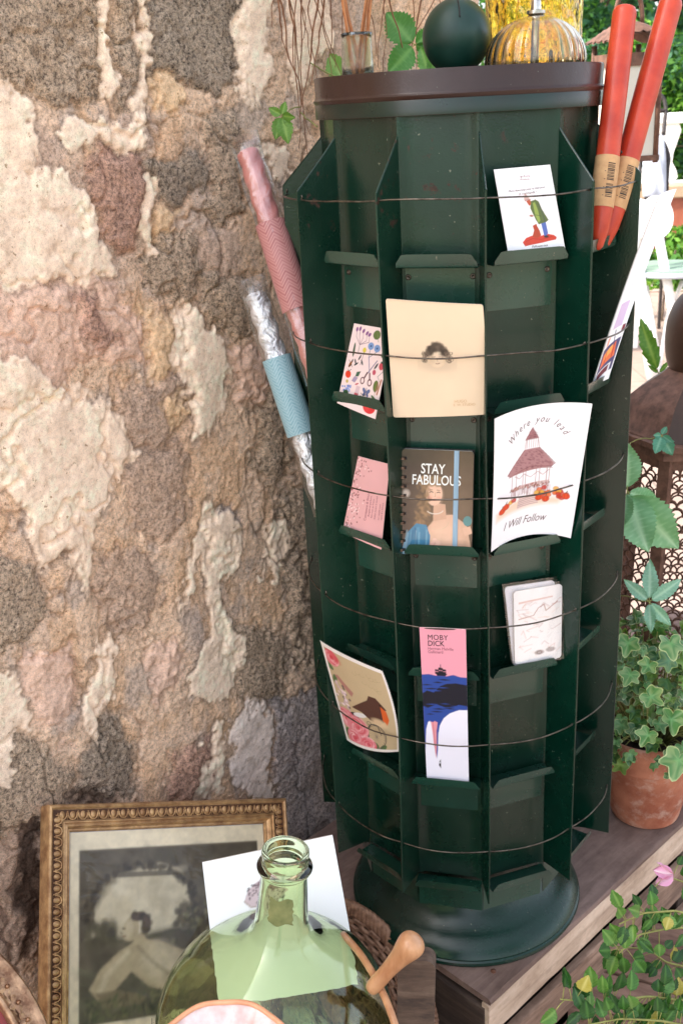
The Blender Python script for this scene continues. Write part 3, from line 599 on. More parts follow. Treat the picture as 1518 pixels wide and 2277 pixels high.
# --- cream portrait photo
P, n_ = slotplane(2, .1975, .838, .2105, .93)
c = corners([(857, 664), (1073, 677), (1077, 922), (874, 928)], P, n_); f, nn = coons(c, .002, right=.002); asp = 1.21
cv = Cv(asp, 330, (233, 208, 178)); cv.grain(.12, 3, 4); cv.ell(.5, .5, .34, .1, (226, 198, 168), 0, .5, .2)
cv.ell(.50, .62, .13, .05, (196, 174, 150), 0, .8, .05).poly([(.38, .65), (.46, .60), (.56, .60), (.62, .66), (.5, .68)], (214, 190, 164), .8, .02)
cv.ell(.50, .565, .085, .09, (222, 196, 166)).ell(.50, .60, .06, .045, (226, 202, 174)).ell(.52, .54, .05, .04, (232, 210, 184), 0, .7, .02)
r = random.Random(3)
for i in range(60):
    a = r.uniform(math.pi*.95, math.pi*2.05); x = .50+.085*math.cos(a)*r.uniform(.6, 1.1); y = .515+.085*math.sin(a)*r.uniform(.3, 1.05); v_ = r.randint(58, 112); cv.ell(x, y, .03, .018, (v_, int(v_*.86), int(v_*.74)), r.uniform(0, 3), .8, .01)
for sgn in (-1, 1):
    for i in range(16):
        x = .50+sgn*r.uniform(.085, .135); y = r.uniform(.50, .60); v_ = r.randint(70, 130); cv.ring(x, y, r.uniform(.008, .02), r.uniform(.008, .02), .006, (v_, int(v_*.85), int(v_*.72)), .8)
cv.line([(.455, .567), (.475, .573), (.488, .569)], .007, (96, 74, 60), .9).line([(.522, .567), (.54, .571), (.556, .565)], .007, (96, 74, 60), .9)
cv.line([(.503, .565), (.499, .59), (.508, .593)], .005, (176, 148, 122), .9).line([(.488, .615), (.503, .618), (.52, .613)], .008, (140, 96, 80), .9)
cv.line([(.45, .553), (.485, .55)], .005, (120, 98, 82), .7).line([(.52, .55), (.555, .552)], .005, (120, 98, 82), .7).ell(.455, .59, .014, .02, (196, 168, 140), 0, .5, .02)
cv.poly([(0, 0), (1, 0), (1, .012), (0, .012)], (190, 160, 130), .4, .01)
ya, xa = np.mgrid[int(.34*cv.n):int(.80*cv.n), int(.25*cv.n):int(.76*cv.n)]; I0 = cv.I.copy(); kz = 1.1; cv.I[ya, xa] = I0[np.round((ya-.585*cv.n)/kz+.575*cv.n).astype(int), np.round((xa-.505*cv.n)/kz+.505*cv.n).astype(int)]
t = cardthing('portrait_photo', c, 'cream square-cornered photo of a curly haired toddler head', 'photo print')
sheet('photo_sheet', f, nn, cv, t, res=150, radius=.025); text('HUGO', 'lettering', f, nn, asp, .74, 1.045, .045, INKG, t); text('E. W. STUDIO', 'lettering', f, nn, asp, .78, 1.085, .038, INKG, t)
# --- botanical card
P, n_ = slotplane(1, .190, .838, .183, .93)
c = corners([(787, 719), (873, 733), (834, 932), (749, 896)], P, n_); f, nn = coons(c, .001); asp = 1.65
cv = Cv(asp, 330, (236, 214, 212)); L_ = cv.line; E_ = cv.ell
for i, (x, y) in enumerate([(.12, .10), (.2, .08), (.3, .11), (.4, .14), (.47, .16)]):
    L_([(x, y), (x+.02, y+.14), (.27, .38)], .009, (96, 60, 90)); E_(x, y, .03, .045, (132, 84, 136), .2*i)
L_([(.27, .38), (.27, .56)], .012, (64, 88, 70)); E_(.65, .14, .09, .085, (94, 112, 60)); L_([(.65, .1), (.72, .26)], .01, (120, 140, 80)); E_(.93, .17, .06, .10, (200, 60, 48))
for x, y in ((.56, .36), (.72, .38)): E_(x, y, .075, .07, (120, 150, 196)); E_(x, y, .02, .02, (50, 70, 120)); L_([(x, y+.07), (.56, .58)], .012, (90, 110, 130))
E_(.93, .38, .05, .05, (84, 102, 60)); E_(.9, .48, .06, .05, (84, 102, 60)); E_(.15, .50, .028, .14, (70, 92, 70), -.05); E_(.42, .46, .045, .05, (214, 196, 70)); L_([(.42, .5), (.39, .75)], .01, (66, 74, 66))
for x, y, a in ((.34, .62, .4), (.42, .70, -.6), (.16, .74, .3), (.25, .72, -.5), (.28, .76, .9)): E_(x, y, .018, .06, (52, 58, 60), a)
E_(.13, .80, .03, .07, (150, 92, 44), .4); L_([(.08, .72), (.2, .84)], .01, (60, 44, 34)); L_([(.10, .84), (.17, .80)], .018, (40, 32, 28))
L_([(.56, .56), (.66, .88)], .022, (150, 140, 164)); L_([(.78, .60), (.60, .88)], .022, (138, 128, 152)); L_([(.66, .86), (.69, .98)], .03, (84, 40, 48)); L_([(.60, .86), (.55, .98)], .03, (84, 40, 48))
cv.ring(.70, 1.03, .045, .06, .022, (88, 42, 50)); cv.ring(.52, 1.03, .045, .06, .022, (88, 42, 50))
E_(.90, .68, .055, .07, (196, 76, 88)); E_(.90, .61, .03, .02, (60, 70, 60)); E_(.76, .82, .04, .05, (190, 80, 100)); E_(.78, .70, .02, .07, (60, 66, 70), .5); L_([(.97, .76), (.86, .88), (.95, .98)], .009, (90, 108, 96))
E_(.13, 1.00, .075, .075, (222, 64, 40)); L_([(.10, .90), (.13, .94), (.18, .89)], .012, (40, 60, 50)); cv.poly([(.34, .90), (.44, .87), (.40, .98), (.32, 1.0)], (62, 96, 74)); cv.poly([(.30, 1.0), (.40, 1.0), (.34, 1.12), (.25, 1.10)], (160, 144, 170))
E_(.86, 1.06, .06, .11, (98, 112, 56)); L_([(.86, .98), (.87, 1.24)], .008, (120, 134, 76)); E_(.14, 1.14, .035, .035, (190, 168, 90)); E_(.40, 1.13, .05, .016, (190, 84, 96), -.5)
for sx in (-1, 1): E_(.66+sx*.05, 1.20, .035, .055, (92, 104, 146), sx*.7); E_(.66+sx*.04, 1.27, .025, .04, (76, 86, 130), -sx*.5)
L_([(.66, 1.14), (.66, 1.31)], .012, (50, 44, 60))
r = random.Random(5)
for i in range(16): E_(.14+r.uniform(-.10, .12), 1.27+r.uniform(-.06, .07), .022, .024, r.choice([(120, 146, 206), (150, 172, 222), (96, 112, 180)]))
E_(.17, 1.37, .07, .06, (52, 84, 54)); cv.poly([(.08, 1.41), (.29, 1.41), (.27, 1.56), (.10, 1.56)], (214, 52, 40)); cv.poly([(.40, 1.16), (.50, 1.16), (.48, 1.50), (.38, 1.50)], (212, 184, 190)); cv.poly([(.39, 1.30), (.49, 1.30), (.48, 1.38), (.38, 1.38)], (196, 84, 92))
L_([(.58, 1.5), (.62, 1.28)], .009, (40, 46, 40))
for i in range(4): L_([(.59+i*.008, 1.46-i*.05), (.55, 1.42-i*.05)], .014, (44, 52, 44)); L_([(.59+i*.008, 1.46-i*.05), (.65, 1.43-i*.05)], .014, (44, 52, 44))
E_(.88, 1.30, .10, .028, (84, 108, 70), .6); E_(.80, 1.47, .15, .13, (212, 54, 58)); E_(.80, 1.44, .03, .05, (220, 150, 70)); E_(.74, 1.5, .06, .07, (226, 76, 76), 0, .6, .03)
L_([(.96, .92), (.92, 1.2)], .03, (170, 108, 84)); L_([(.90, .98), (.88, 1.18)], .01, (180, 84, 84))
t = cardthing('botanical_card', c, 'pale pink card printed with flowers, scissors and fruit', 'card'); sheet('card_sheet', f, nn, cv, t, res=120)
# --- pink dotted card
P, n_ = slotplane(1, .190, .659, .183, .75)
c = corners([(796, 1014), (866, 1032), (847, 1222), (761, 1183)], P, n_); f, nn = coons(c, .001); asp = 1.7
cv = Cv(asp, 300, (226, 172, 172)); r = random.Random(11)
for i in range(130):
    x = abs(r.gauss(.02, .17)); y = r.uniform(.02, asp)
    if x > .52*(1-.25*y/asp)+.02: continue
    cv.ell(x+.02, y, .017, .017, r.choice([(150, 92, 92), (180, 120, 116), (240, 208, 206), (244, 216, 214), (120, 66, 70)]))
cv.grain(.06, 3)
t = cardthing('dotted_card', c, 'pink card with scattered dots on its left half', 'card'); sheet('card_sheet', f, nn, cv, t, res=100)
for i, (s_, x, yy, z) in enumerate([('Constance & Simon', .52, .95, .085), ('Bougies et parfums', .60, .93, .062), ('faits main en France', .68, .95, .055), ('Atelier ouvert le samedi', .76, .92, .055), ('sur rendez-vous', .86, .98, .055), ('merci & a bientot', .93, .95, .055)]):
    text(s_, 'lettering', f, nn, asp, x, yy, z, INKP, t, -math.pi/2, .9)
# --- spiral notebook
P, n_ = slotplane(2, .187, .659, .181, .74)
c = corners([(893, 998), (1053, 1004), (1048, 1230), (889, 1232)], P, n_); f, nn = coons(c, 0); asp = 1.40
cv = Cv(asp, 420, (92, 74, 62)); cv.ell(.75, .8, .4, .5, (128, 106, 84), 0, .7, .3); cv.ell(.1, .15, .4, .3, (70, 56, 50), 0, .8, .2)
cv.poly([(.30, 1.4), (.36, 1.06), (.50, .88), (.72, .86), (.92, 1.0), (1.0, 1.4)], (214, 172, 146)); cv.ell(.62, 1.12, .16, .2, (226, 186, 160), 0, .8, .08); cv.poly([(.46, .70), (.62, .72), (.64, .92), (.45, .95)], (206, 164, 138))
cv.ell(.46, .58, .115, .16, (224, 182, 156)); cv.ell(.50, .60, .07, .10, (234, 194, 168), 0, .7, .04)
for i in range(110):
    a = random.Random(i); x = .33+a.gauss(0, .06); y = a.uniform(.36, 1.0); v_ = a.uniform(.7, 1.15); cv.ell(x-.06*max(0, y-.6), y, .035, .018, (int(min(255, 150*v_)), int(118*v_), int(86*v_)), a.uniform(0, 3), .6, .008)
for i in range(50):
    a = random.Random(i+500); x = .45+a.gauss(0, .07); y = a.uniform(.34, .47); v_ = a.uniform(.7, 1.1); cv.ell(x, y, .035, .016, (int(156*v_), int(126*v_), int(92*v_)), a.uniform(-.5, .5), .6, .008)
cv.poly([(.0, 1.4), (.10, 1.1), (.22, .98), (.36, 1.0), (.42, 1.15), (.40, 1.4)], (74, 128, 158))
for i in range(16):
    a = random.Random(i+50); x = a.uniform(.08, .38); cv.line([(x, 1.02+a.random()*.1), (x-.05+a.random()*.08, 1.38)], .02, a.choice([(110, 164, 190), (46, 94, 128), (150, 190, 204)]), .55, .01)
for i in range(14): a = random.Random(i+90); cv.ell(.48+a.gauss(0, .045), 1.27+a.gauss(0, .05), .03, .025, a.choice([(232, 168, 150), (210, 130, 120), (240, 196, 176)]), 0, .8, .008)
cv.line([(.40, .56), (.425, .55), (.445, .56)], .010, (70, 48, 42)); cv.line([(.50, .565), (.525, .555), (.545, .565)], .010, (70, 48, 42)); cv.line([(.40, .53), (.44, .525)], .007, (120, 88, 66)); cv.line([(.50, .53), (.545, .535)], .007, (120, 88, 66)); cv.line([(.475, .56), (.48, .615), (.465, .622)], .006, (186, 134, 112)); cv.ell(.475, .66, .028, .012, (190, 82, 76))
cv.ell(.41, .63, .03, .02, (226, 150, 132), 0, .5, .02); cv.ell(.53, .63, .025, .02, (226, 150, 132), 0, .5, .02); cv.ring(.48, .80, .11, .05, .012, (226, 214, 200), .9, .2, 2.8); cv.ring(.52, .93, .16, .14, .008, (206, 180, 150), .8, .2, 2.2); cv.ell(.07, .58, .05, .05, (226, 206, 190), 0, .8, .02)
cv.ell(.93, .95, .06, .07, (92, 140, 140)); cv.poly([(.86, 1.05), (.97, 1.02), (1, 1.12), (.9, 1.16)], (222, 180, 154)); cv.grain(.18, 12)
t = cardthing('spiral_notebook', c, 'spiral notebook with a painted lady on its cover in the middle column', 'notebook')
sheet('cover', f, nn, cv, t, thick=.0012, m=M_gloss, res=160, radius=.05)
fb = lambda u, v: f(u, v)-nn*.0016
q = MB(); g0 = [f(np.array(u_), np.array(v_))-nn*.0014 for u_, v_ in ((.03, .01), (.97, .01), (.975, .985), (.03, .985))]; q.ext(g0, -nn*.0065); q.build('pages', mat('page_block', lc(232, 226, 214)), t)
q = MB(); g0 = [f(np.array(u_), np.array(v_))-nn*.0081 for u_, v_ in ((.0, .0), (1, .0), (1, 1), (.0, 1))]; q.ext(g0, -nn*.0012); q.build('back_cover', mat('black_cover', lc(34, 30, 30)), t)
Mw = mat('bronze_wire', lc(150, 120, 100), rough=.3, metal=1)
for i in range(11):
    v_ = .085+i*.087; q = MB()
    for dv in (-.006, .006):
        pts = []
        for a in np.linspace(-.3, math.pi*2-1.4, 15): pts.append(f(np.array(.035-.055*(1-math.cos(a))*.75+.02), np.array(v_+dv))+nn*(.0032*math.sin(a)*1.0+.001))
        q.tube(pts, .0006, 5)
    q.build('binding_ring', Mw, t, True)
    q = MB(); q.grid([[f(np.array(u_), np.array(vv))+nn*.0002 for u_ in (.035, .075)] for vv in (v_-.013, v_+.013)], flip=True); q.build('punched_hole', INK, t)
q = MB(); us = [.735, .752, .777, .80]; q.grid([[f(np.array(u_), np.array(vv))+nn*(.0009 if u_ not in (.735, .80) else .0002) for u_ in [.733, .737, .795, .799]] for vv in np.linspace(-.003, 1.0, 30)], flip=True)
q.build('elastic_band', mat('blue_elastic', lc(134, 162, 184), lc(156, 182, 200), 300, .8, stretch=(1, 1, .05)), t, True)
text('STAY', 'lettering', f, nn, asp, .44, .255, .185, INKW, t, .02, .78, 0, .012); text('FABULOUS', 'lettering', f, nn, asp, .49, .405, .185, INKW, t, .02, .76, 0, .012)
# --- gazebo card
P, n_ = slotplane(3, .1915, .645, .2265, .80)
c = corners([(1099, 932), (1316, 898), (1268, 1197), (1091, 1228)], P, n_); f, nn = coons(c, -.010, top=.0035, bot=-.0085, left=-.001); asp = 1.42
cv = Cv(asp, 420, (250, 247, 250)); B_ = (134, 84, 84); B2 = (166, 120, 118)
cv.poly([(.05, 1.03), (.3, .98), (.7, .98), (.86, 1.0), (.8, 1.06), (.5, 1.08), (.2, 1.10), (.06, 1.12)], (236, 196, 156), .7, .03)
cv.poly([(.44, .22), (.515, .34), (.37, .34)], (166, 116, 120)).poly([(.37, .44), (.53, .44), (.71, .62), (.68, .66), (.22, .69), (.18, .66)], (176, 130, 132))
r = random.Random(2)
for i in range(150): x = r.uniform(.24, .68); y = r.uniform(.45, .65); cv.line([(x, y), (x+.02, y+.01)], .006, (120, 72, 80), .7) if abs(x-.45) < (y-.38)*.95 else 0
for i in range(24): x = r.uniform(.40, .49); y = r.uniform(.26, .33); cv.line([(x, y), (x+.015, y)], .006, (120, 72, 80), .7)
cv.line([(.44, .22), (.515, .34), (.37, .34), (.44, .22)], .006, B_).line([(.38, .34), (.37, .43)], .006, B2).line([(.51, .34), (.53, .43)], .006, B2)
for x in np.linspace(.39, .51, 6): cv.line([(x, .345), (x, .43)], .005, B2)
cv.line([(.37, .44), (.18, .66), (.22, .69), (.45, .63), (.68, .66), (.72, .62), (.53, .44)], .007, B_).line([(.20, .69), (.45, .66), (.7, .67)], .006, B2)
for x, y0, y1 in ((.24, .68, .98), (.29, .67, .99), (.37, .66, .92), (.40, .66, .92), (.52, .66, .90), (.56, .66, .90), (.64, .67, .95), (.67, .67, .95)): cv.line([(x, y0), (x+.005, y1)], .007, B2)
cv.line([(.27, .70), (.33, .74), (.38, .70), (.46, .75), (.54, .70), (.60, .74), (.66, .69)], .006, B2).poly([(.24, .83), (.68, .80), (.68, .84), (.24, .87)], (196, 150, 142), .7)
for i in range(60): x = r.uniform(.22, .7); cv.line([(x, r.uniform(.83, .86)), (x+r.uniform(-.01, .02), r.uniform(.9, .97))], .005, B2, .6)
for i in range(70): x = r.uniform(.22, .68); y = r.uniform(.82, .87); cv.ell(x, y, .009, .007, r.choice([(150, 80, 80), (190, 120, 96), (120, 90, 60)]), 0, .8)
cv.poly([(.34, .96), (.54, .94), (.58, 1.05), (.32, 1.08)], (232, 206, 200));
for i in range(6): y = .96+i*.02; cv.line([(.34-.003*i, y), (.55+.005*i, y-.015)], .006, B_, .8)
for i in range(26):
    x, y = r.choice([(.2, .98), (.64, .93), (.72, .95), (.8, .93), (.60, .95), (.84, .96)]); x += r.gauss(0, .03); y += r.gauss(0, .03); cv.ell(x, y, .03, .024, r.choice([(214, 72, 40), (226, 110, 48), (232, 176, 70), (196, 54, 40)]), 0, .9); cv.ring(x, y, .03, .024, .004, (120, 50, 40), .5)
for x, y in ((.13, 1.03), (.18, 1.0), (.66, 1.01), (.88, .97), (.58, .99)): cv.ell(x, y, .042, .034, (222, 78, 40)); cv.ring(x, y, .02, .033, .004, (140, 46, 30), .8); cv.ring(x, y, .042, .034, .004, (140, 46, 30), .8); cv.line([(x, y-.034), (x+.008, y-.055)], .01, (90, 84, 50))
t = cardthing('gazebo_card', c, 'large curled white card with a pavilion and pumpkins drawing', 'card'); sheet('card_sheet', f, nn, cv, t, res=150)
ph = 'Where you lead'; wds = {'W': .078, 'h': .05, 'e': .042, 'r': .04, ' ': .045, 'y': .05, 'o': .045, 'u': .05, 'l': .03, 'a': .048, 'd': .05}
tot = sum(wds[ch] for ch in ph); acc = 0
for ch in ph:
    m_ = acc+wds[ch]/2; acc += wds[ch]
    if ch != ' ': a = -1.02+1.62*m_/tot*1.22; text(ch, 'lettering', f, nn, asp, .50+.37*math.sin(a), .545-.40*math.cos(a), .095, INKB, t, a*.85, .82, .42, -.006)
text('I Will Follow', 'lettering', f, nn, asp, .42, 1.225, .125, INKB, t, -.02, .80, .42, -.006)
# --- small wrapped card packs
for k_, (pxs, lab, off) in enumerate([([(1121, 1306), (1232, 1290), (1240, 1465), (1141, 1482)], 'plastic sleeved card pack standing behind another pack', .004), ([(1141, 1316), (1249, 1298), (1247, 1462), (1144, 1478)], 'white rounded card in a clear sleeve in front of its pack', .0)]):
    P, n_ = slotplane(3, .1905-off, .487, .186-off, .56); c = corners(pxs, P, n_); f, nn = coons(c, 0); asp = 1.55
    cv = Cv(asp, 280, (238, 232, 236) if k_ == 0 else (250, 244, 242))
    if k_:
        for y in (.24,): cv.poly([(.1, y), (.8, y-.03), (.8, y), (.1, y+.04)], (226, 178, 164), .8)
        r = random.Random(9)
        for i in range(34): x = r.uniform(.1, .9); y = r.uniform(.34, 1.4); cv.line([(x, y), (x+r.uniform(-.1, .14), y+r.uniform(-.1, .05)), (x+r.uniform(.05, .22), y+r.uniform(-.1, .1))], .012, r.choice([(206, 152, 138), (226, 184, 170), (168, 120, 112), (236, 206, 190)]), .55, .01)
        cv.line([(.1, .60), (.4, .56), (.5, .42), (.62, .36), (.66, .5), (.9, .34)], .02, (186, 134, 120), .8); cv.ell(.52, 1.36, .1, .05, (120, 96, 90), 0, .7, .01).ell(.76, 1.33, .1, .05, (140, 126, 124), 0, .7, .01).ring(.52, 1.36, .05, .03, .01, (90, 60, 56))
    t = cardthing('card_pack', c, lab, 'card pack', 'sleeved card packs sharing a slot'); sheet('card_sheet', f, nn, cv, t, res=90, radius=.07, thick=.002)
    ff = lambda u, v, f=f, nn=nn: f(u*1.10-.05, v*1.06-.045)+nn*(.0008+.0005*np.sin(u*23+v*9)[..., None])
    q = MB(); UU, VV = np.meshgrid(np.linspace(0, 1, 24), np.linspace(0, 1, 34)); q.grid(ff(UU, VV), flip=True)
    mm = bpy.data.materials.get('clear_film')
    if not mm:
        mm, tt_, p_ = newmat('clear_film'); tr = nd(tt_, 'ShaderNodeBsdfTransparent'); gl = nd(tt_, 'ShaderNodeBsdfGlossy'); gl.inputs['Roughness'].default_value = .08; mx = nd(tt_, 'ShaderNodeMixShader')
        bb_ = nd(tt_, 'ShaderNodeBump'); bb_.inputs['Strength'].default_value = .6; bb_.inputs['Distance'].default_value = .004; tt_.links.new(noise(tt_, 60, 4, .55, geo(tt_), 1.5).outputs[0], bb_.inputs['Height']); tt_.links.new(bb_.outputs[0], gl.inputs['Normal'])
        gg = nd(tt_, 'ShaderNodeNewGeometry'); dt = nd(tt_, 'ShaderNodeVectorMath', operation='DOT_PRODUCT'); tt_.links.new(gg.outputs['Incoming'], dt.inputs[0]); tt_.links.new(bb_.outputs[0], dt.inputs[1]); ab = nd(tt_, 'ShaderNodeMath', operation='ABSOLUTE'); tt_.links.new(dt.outputs['Value'], ab.inputs[0])
        om = nd(tt_, 'ShaderNodeMath', operation='SUBTRACT'); om.inputs[0].default_value = 1; tt_.links.new(ab.outputs[0], om.inputs[1]); pw_ = nd(tt_, 'ShaderNodeMath', operation='POWER'); pw_.inputs[1].default_value = 3.5; tt_.links.new(om.outputs[0], pw_.inputs[0]); fm = nd(tt_, 'ShaderNodeMath', operation='MULTIPLY_ADD'); fm.inputs[1].default_value = .75; fm.inputs[2].default_value = .15; tt_.links.new(pw_.outputs[0], fm.inputs[0]); tt_.links.new(fm.outputs[0], mx.inputs[0])
        tt_.links.new(tr.outputs[0], mx.inputs[1]); tt_.links.new(gl.outputs[0], mx.inputs[2]); tt_.links.new(mx.outputs[0], tt_.nodes['Material Output'].inputs[0])
    q.build('clear_sleeve', mm, t, True)
M_film = bpy.data.materials['clear_film']
# --- robin card, curling
P, n_ = slotplane(1, .190, .345, .215, .46)
c = corners([(711, 1424), (850, 1492), (887, 1672), (771, 1646)], P, n_); f, nn = coons(c, .006, top=.004, right=.009, bot=.004); asp = 1.4
cv = Cv(asp, 420, (196, 172, 136)); cv.grain(.1, 4)
r = random.Random(21)
def rose(x, y, R, cols):
    cv.ell(x, y, R, R*.85, cols[0])
    for i in range(16): a = r.uniform(0, 6.28); rr_ = R*r.uniform(.1, .8); cv.ring(x+rr_*.3*math.cos(a), y+rr_*.3*math.sin(a), rr_, rr_*.8, R*.13, r.choice(cols[1:]), .6, a, a+r.uniform(1, 2.5))
    cv.ell(x, y, R*.25, R*.22, cols[1], 0, .7)
RC = ((226, 132, 140), (206, 48, 68), (244, 176, 178), (232, 96, 112), (250, 206, 204))
for x, y in ((.08, .30), (.12, .46), (.1, 1.22), (.22, 1.3), (.62, 1.28), (.75, 1.32)): cv.ell(x, y, .07, .04, (88, 112, 66), r.uniform(0, 3))
rose(.17, .16, .13, RC); cv.ell(.21, .13, .12, .06, (206, 40, 52), .4, .7, .02); cv.poly([(.13, .40), (.2, .38), (.42, .55), (.37, .62)], (176, 122, 110))
for i in range(40): cv.ell(.2+r.gauss(0, .07), .70+r.gauss(0, .09), .022, .018, r.choice([(226, 196, 202), (206, 176, 186), (240, 218, 220), (70, 50, 70)]), 0, .8)
cv.poly([(.16, .93), (.3, .86), (.46, .82), (.4, .92), (.26, .97)], (36, 30, 32)); cv.ell(.44, .86, .12, .035, (226, 220, 216), -.2)
cv.poly([(.32, .78), (.5, .66), (.62, .58), (.66, .50), (.76, .50), (.84, .60), (.88, .66), (.85, .67), (.84, .85), (.74, .93), (.6, .88), (.48, .80)], (88, 56, 46)); cv.poly([(.80, .62), (.87, .68), (.89, .82), (.85, .92), (.80, .84)], (212, 96, 44)); cv.ell(.74, .90, .11, .06, (218, 188, 150), .3, .9, .02); cv.ell(.8, .60, .012, .012, (16, 12, 12))
cv.ring(.66, 1.14, .15, .20, .012, (78, 68, 66)); cv.ring(.66, 1.14, .13, .18, .005, (78, 68, 66)); cv.ring(.50, 1.25, .075, .075, .009, (78, 68, 66))
for i in range(22): a = i*math.pi/11; cv.line([(.66, 1.14), (.66+.14*math.cos(a), 1.14+.19*math.sin(a))], .003, (96, 84, 80), .8)
cv.line([(.52, 1.25), (.53, 1.05), (.60, .95), (.70, .95), (.74, 1.1)], .012, (70, 60, 60)); cv.ring(.57, .94, .03, .025, .008, (70, 60, 60))
rose(.16, 1.00, .17, RC); rose(.34, 1.07, .20, RC); rose(.24, 1.26, .15, RC); rose(.50, 1.30, .14, RC)
for i in range(12): x = r.uniform(.5, .9); y = r.uniform(.15, .42); cv.ring(x, y, .03, .02, .005, (150, 128, 92), .5, 0, 4)
W_ = (240, 230, 224); e_ = .055
for pl in ([(0, 0), (1, 0), (1, e_), (0, e_)], [(0, asp-e_), (1, asp-e_), (1, asp), (0, asp)], [(0, 0), (e_, 0), (e_, asp), (0, asp)]): cv.poly(pl, W_)
cv.poly([(.965, 0), (1, 0), (1, asp), (.965, asp)], W_)
t = cardthing('robin_card', c, 'curled card with a robin, pink roses and a penny farthing', 'card'); sheet('card_sheet', f, nn, cv, t, res=150, edge=.012)
# --- long bookmark
P, n_ = slotplane(2, .189, .320, .2115, .52)
c = corners([(932, 1395), (1035, 1400), (1042, 1748), (949, 1742)], P, n_); f, nn = coons(c, -.001); asp = 3.45
cv = Cv(asp, 210, (232, 156, 172)); BL = (48, 74, 150); BK = (34, 32, 42); WH = (236, 232, 244)
wv_ = [(0, .98), (.15, .97), (.35, 1.0), (.55, 1.0), (.7, .965), (.85, 1.0), (1, 1.0)]
cv.poly(wv_+[(1, 3.45), (0, 3.45)], BL)
cv.poly([(0, 1.38), (.1, 1.32), (.25, 1.36), (.4, 1.22), (.55, 1.16), (.75, 1.14), (1, 1.16), (1, 1.62), (.8, 1.60), (.7, 1.66), (.5, 1.68), (.3, 1.62), (.1, 1.70), (0, 1.66)], BK)
for i, (x, y, w_) in enumerate([(.1, 1.2, .3), (.35, 1.14, .25), (.2, 1.28, .35), (.5, 1.08, .3), (.35, 1.72, .3), (.6, 1.70, .3), (.3, 1.78, .3), (.15, 1.84, .2)]): cv.poly([(x-w_/2, y), (x, y-.018), (x+w_/2, y), (x, y+.014)], BK)
for i, (x, y, w_) in enumerate([(.45, 1.25, .3), (.3, 1.32, .26), (.75, 1.64, .3), (.2, 1.62, .3), (.5, 1.6, .25)]): cv.poly([(x-w_/2, y), (x, y-.012), (x+w_/2, y), (x, y+.012)], BL)
a = np.linspace(0, 1, 14); hd = [(1, 1.70), (.8, 1.72), (.6, 1.80), (.45, 1.92), (.36, 2.08), (.32, 2.25), (.30, 2.5), (.27, 2.85), (.22, 2.5), (.2, 2.2), (.17, 2.05), (.13, 1.99), (.09, 2.02), (.04, 2.18), (.02, 2.45), (0, 2.7), (0, 3.45), (1, 3.45)]
cv.poly(hd, WH); cv.poly([(.15, 2.0), (.2, 2.02), (.24, 1.99), (.31, 2.02), (.28, 2.2), (.27, 2.5), (.24, 2.85), (.20, 2.5), (.18, 2.2)], (226, 148, 156)); cv.line([(.2, 2.02), (.24, 2.8)], .01, (190, 100, 110))
cv.poly([(.31, 2.92), (.35, 2.86), (.35, 3.08), (.30, 3.0)], (20, 18, 24)); cv.ell(.325, 2.94, .012, .02, WH)
cv.poly([(.30, .93), (.57, .95), (.52, 1.0), (.34, 1.0)], BK)
for x, y, w_, h_ in ((.34, .86, .08, .10), (.42, .82, .09, .14), (.50, .85, .07, .11)): cv.poly([(x-w_/2, y), (x+w_/2, y+.01), (x+w_/2+.01, y+h_*.45), (x-w_/2-.01, y+h_*.4)], BK); cv.poly([(x-w_/2-.01, y+h_*.5), (x+w_/2+.01, y+h_*.55), (x+w_/2, y+h_), (x-w_/2, y+h_)], BK)
cv.line([(.42, .76), (.42, .96)], .012, BK)
t = cardthing('bookmark', c, 'long pink and blue bookmark with a white whale and a small ship', 'bookmark'); sheet('bookmark_sheet', f, nn, cv, t, res=80)
text('MOBY', 'lettering', f, nn, asp, .16, .20, .150, INK, t, 0, 1.05, 0, 0, 'LEFT', spacing=1.05); text('DICK', 'lettering', f, nn, asp, .16, .325, .155, INK, t, 0, 1, 0, .004, 'LEFT')
text('Herman Melville', 'lettering', f, nn, asp, .16, .43, .085, INKP, t, 0, 1, 0, 0, 'LEFT'); text('Gallimard', 'lettering', f, nn, asp, .16, .50, .085, INKP, t, 0, 1, 0, 0, 'LEFT')
# --- long folded leaflet on the right
P, n_ = slotplane(4, .187, .838, .222, 1.0); n_ = unit(n_*A(1, 1, 1)+.55*unit(CP-P))
c = corners([(1464, 436), (1503, 420), (1352, 842), (1311, 874)], P, n_); f, nn = coons(c, -.004, left=.004, right=-.004); asp = 6.5
cv = Cv(asp, 130, (252, 250, 252)); cv.poly([(.35, 3.62), (.8, 3.62), (.8, 4.5), (.35, 4.5)], (222, 196, 226)); cv.poly([(.14, 5.12), (.95, 4.95), (.95, 6.1), (.14, 6.3)], (92, 84, 122)); cv.poly([(.28, 5.35), (.8, 5.05), (.9, 5.6), (.3, 5.85)], (238, 122, 80)); cv.poly([(.4, 5.3), (.7, 5.1), (.7, 5.4), (.4, 5.6)], (250, 176, 96)); cv.line([(.45, 5.3), (.5, 5.75)], .04, (200, 60, 50)); cv.line([(.75, 5.1), (.78, 5.6)], .04, (200, 60, 50))
cv.poly([(.2, 6.0), (.85, 5.8), (.85, 6.15), (.2, 6.4)], (240, 236, 240)); cv.poly([(.26, 6.04), (.78, 5.86), (.78, 6.1), (.26, 6.32)], (120, 60, 70)); cv.poly([(.85, 4.5), (.97, 4.5), (.97, 4.75), (.85, 4.75)], (140, 60, 70)); cv.poly([(.25, 4.75), (.4, 4.75), (.4, 5.05), (.25, 5.05)], (244, 176, 160))
for i in range(5): cv.line([(.58+.03*i, 4.6+.12*i), (.6+.03*i, 4.68+.12*i)], .04, (90, 84, 120))
for y in (2.7, 3.0, 3.3): cv.line([(.6, y), (.62, y+.2)], .03, (226, 206, 222))
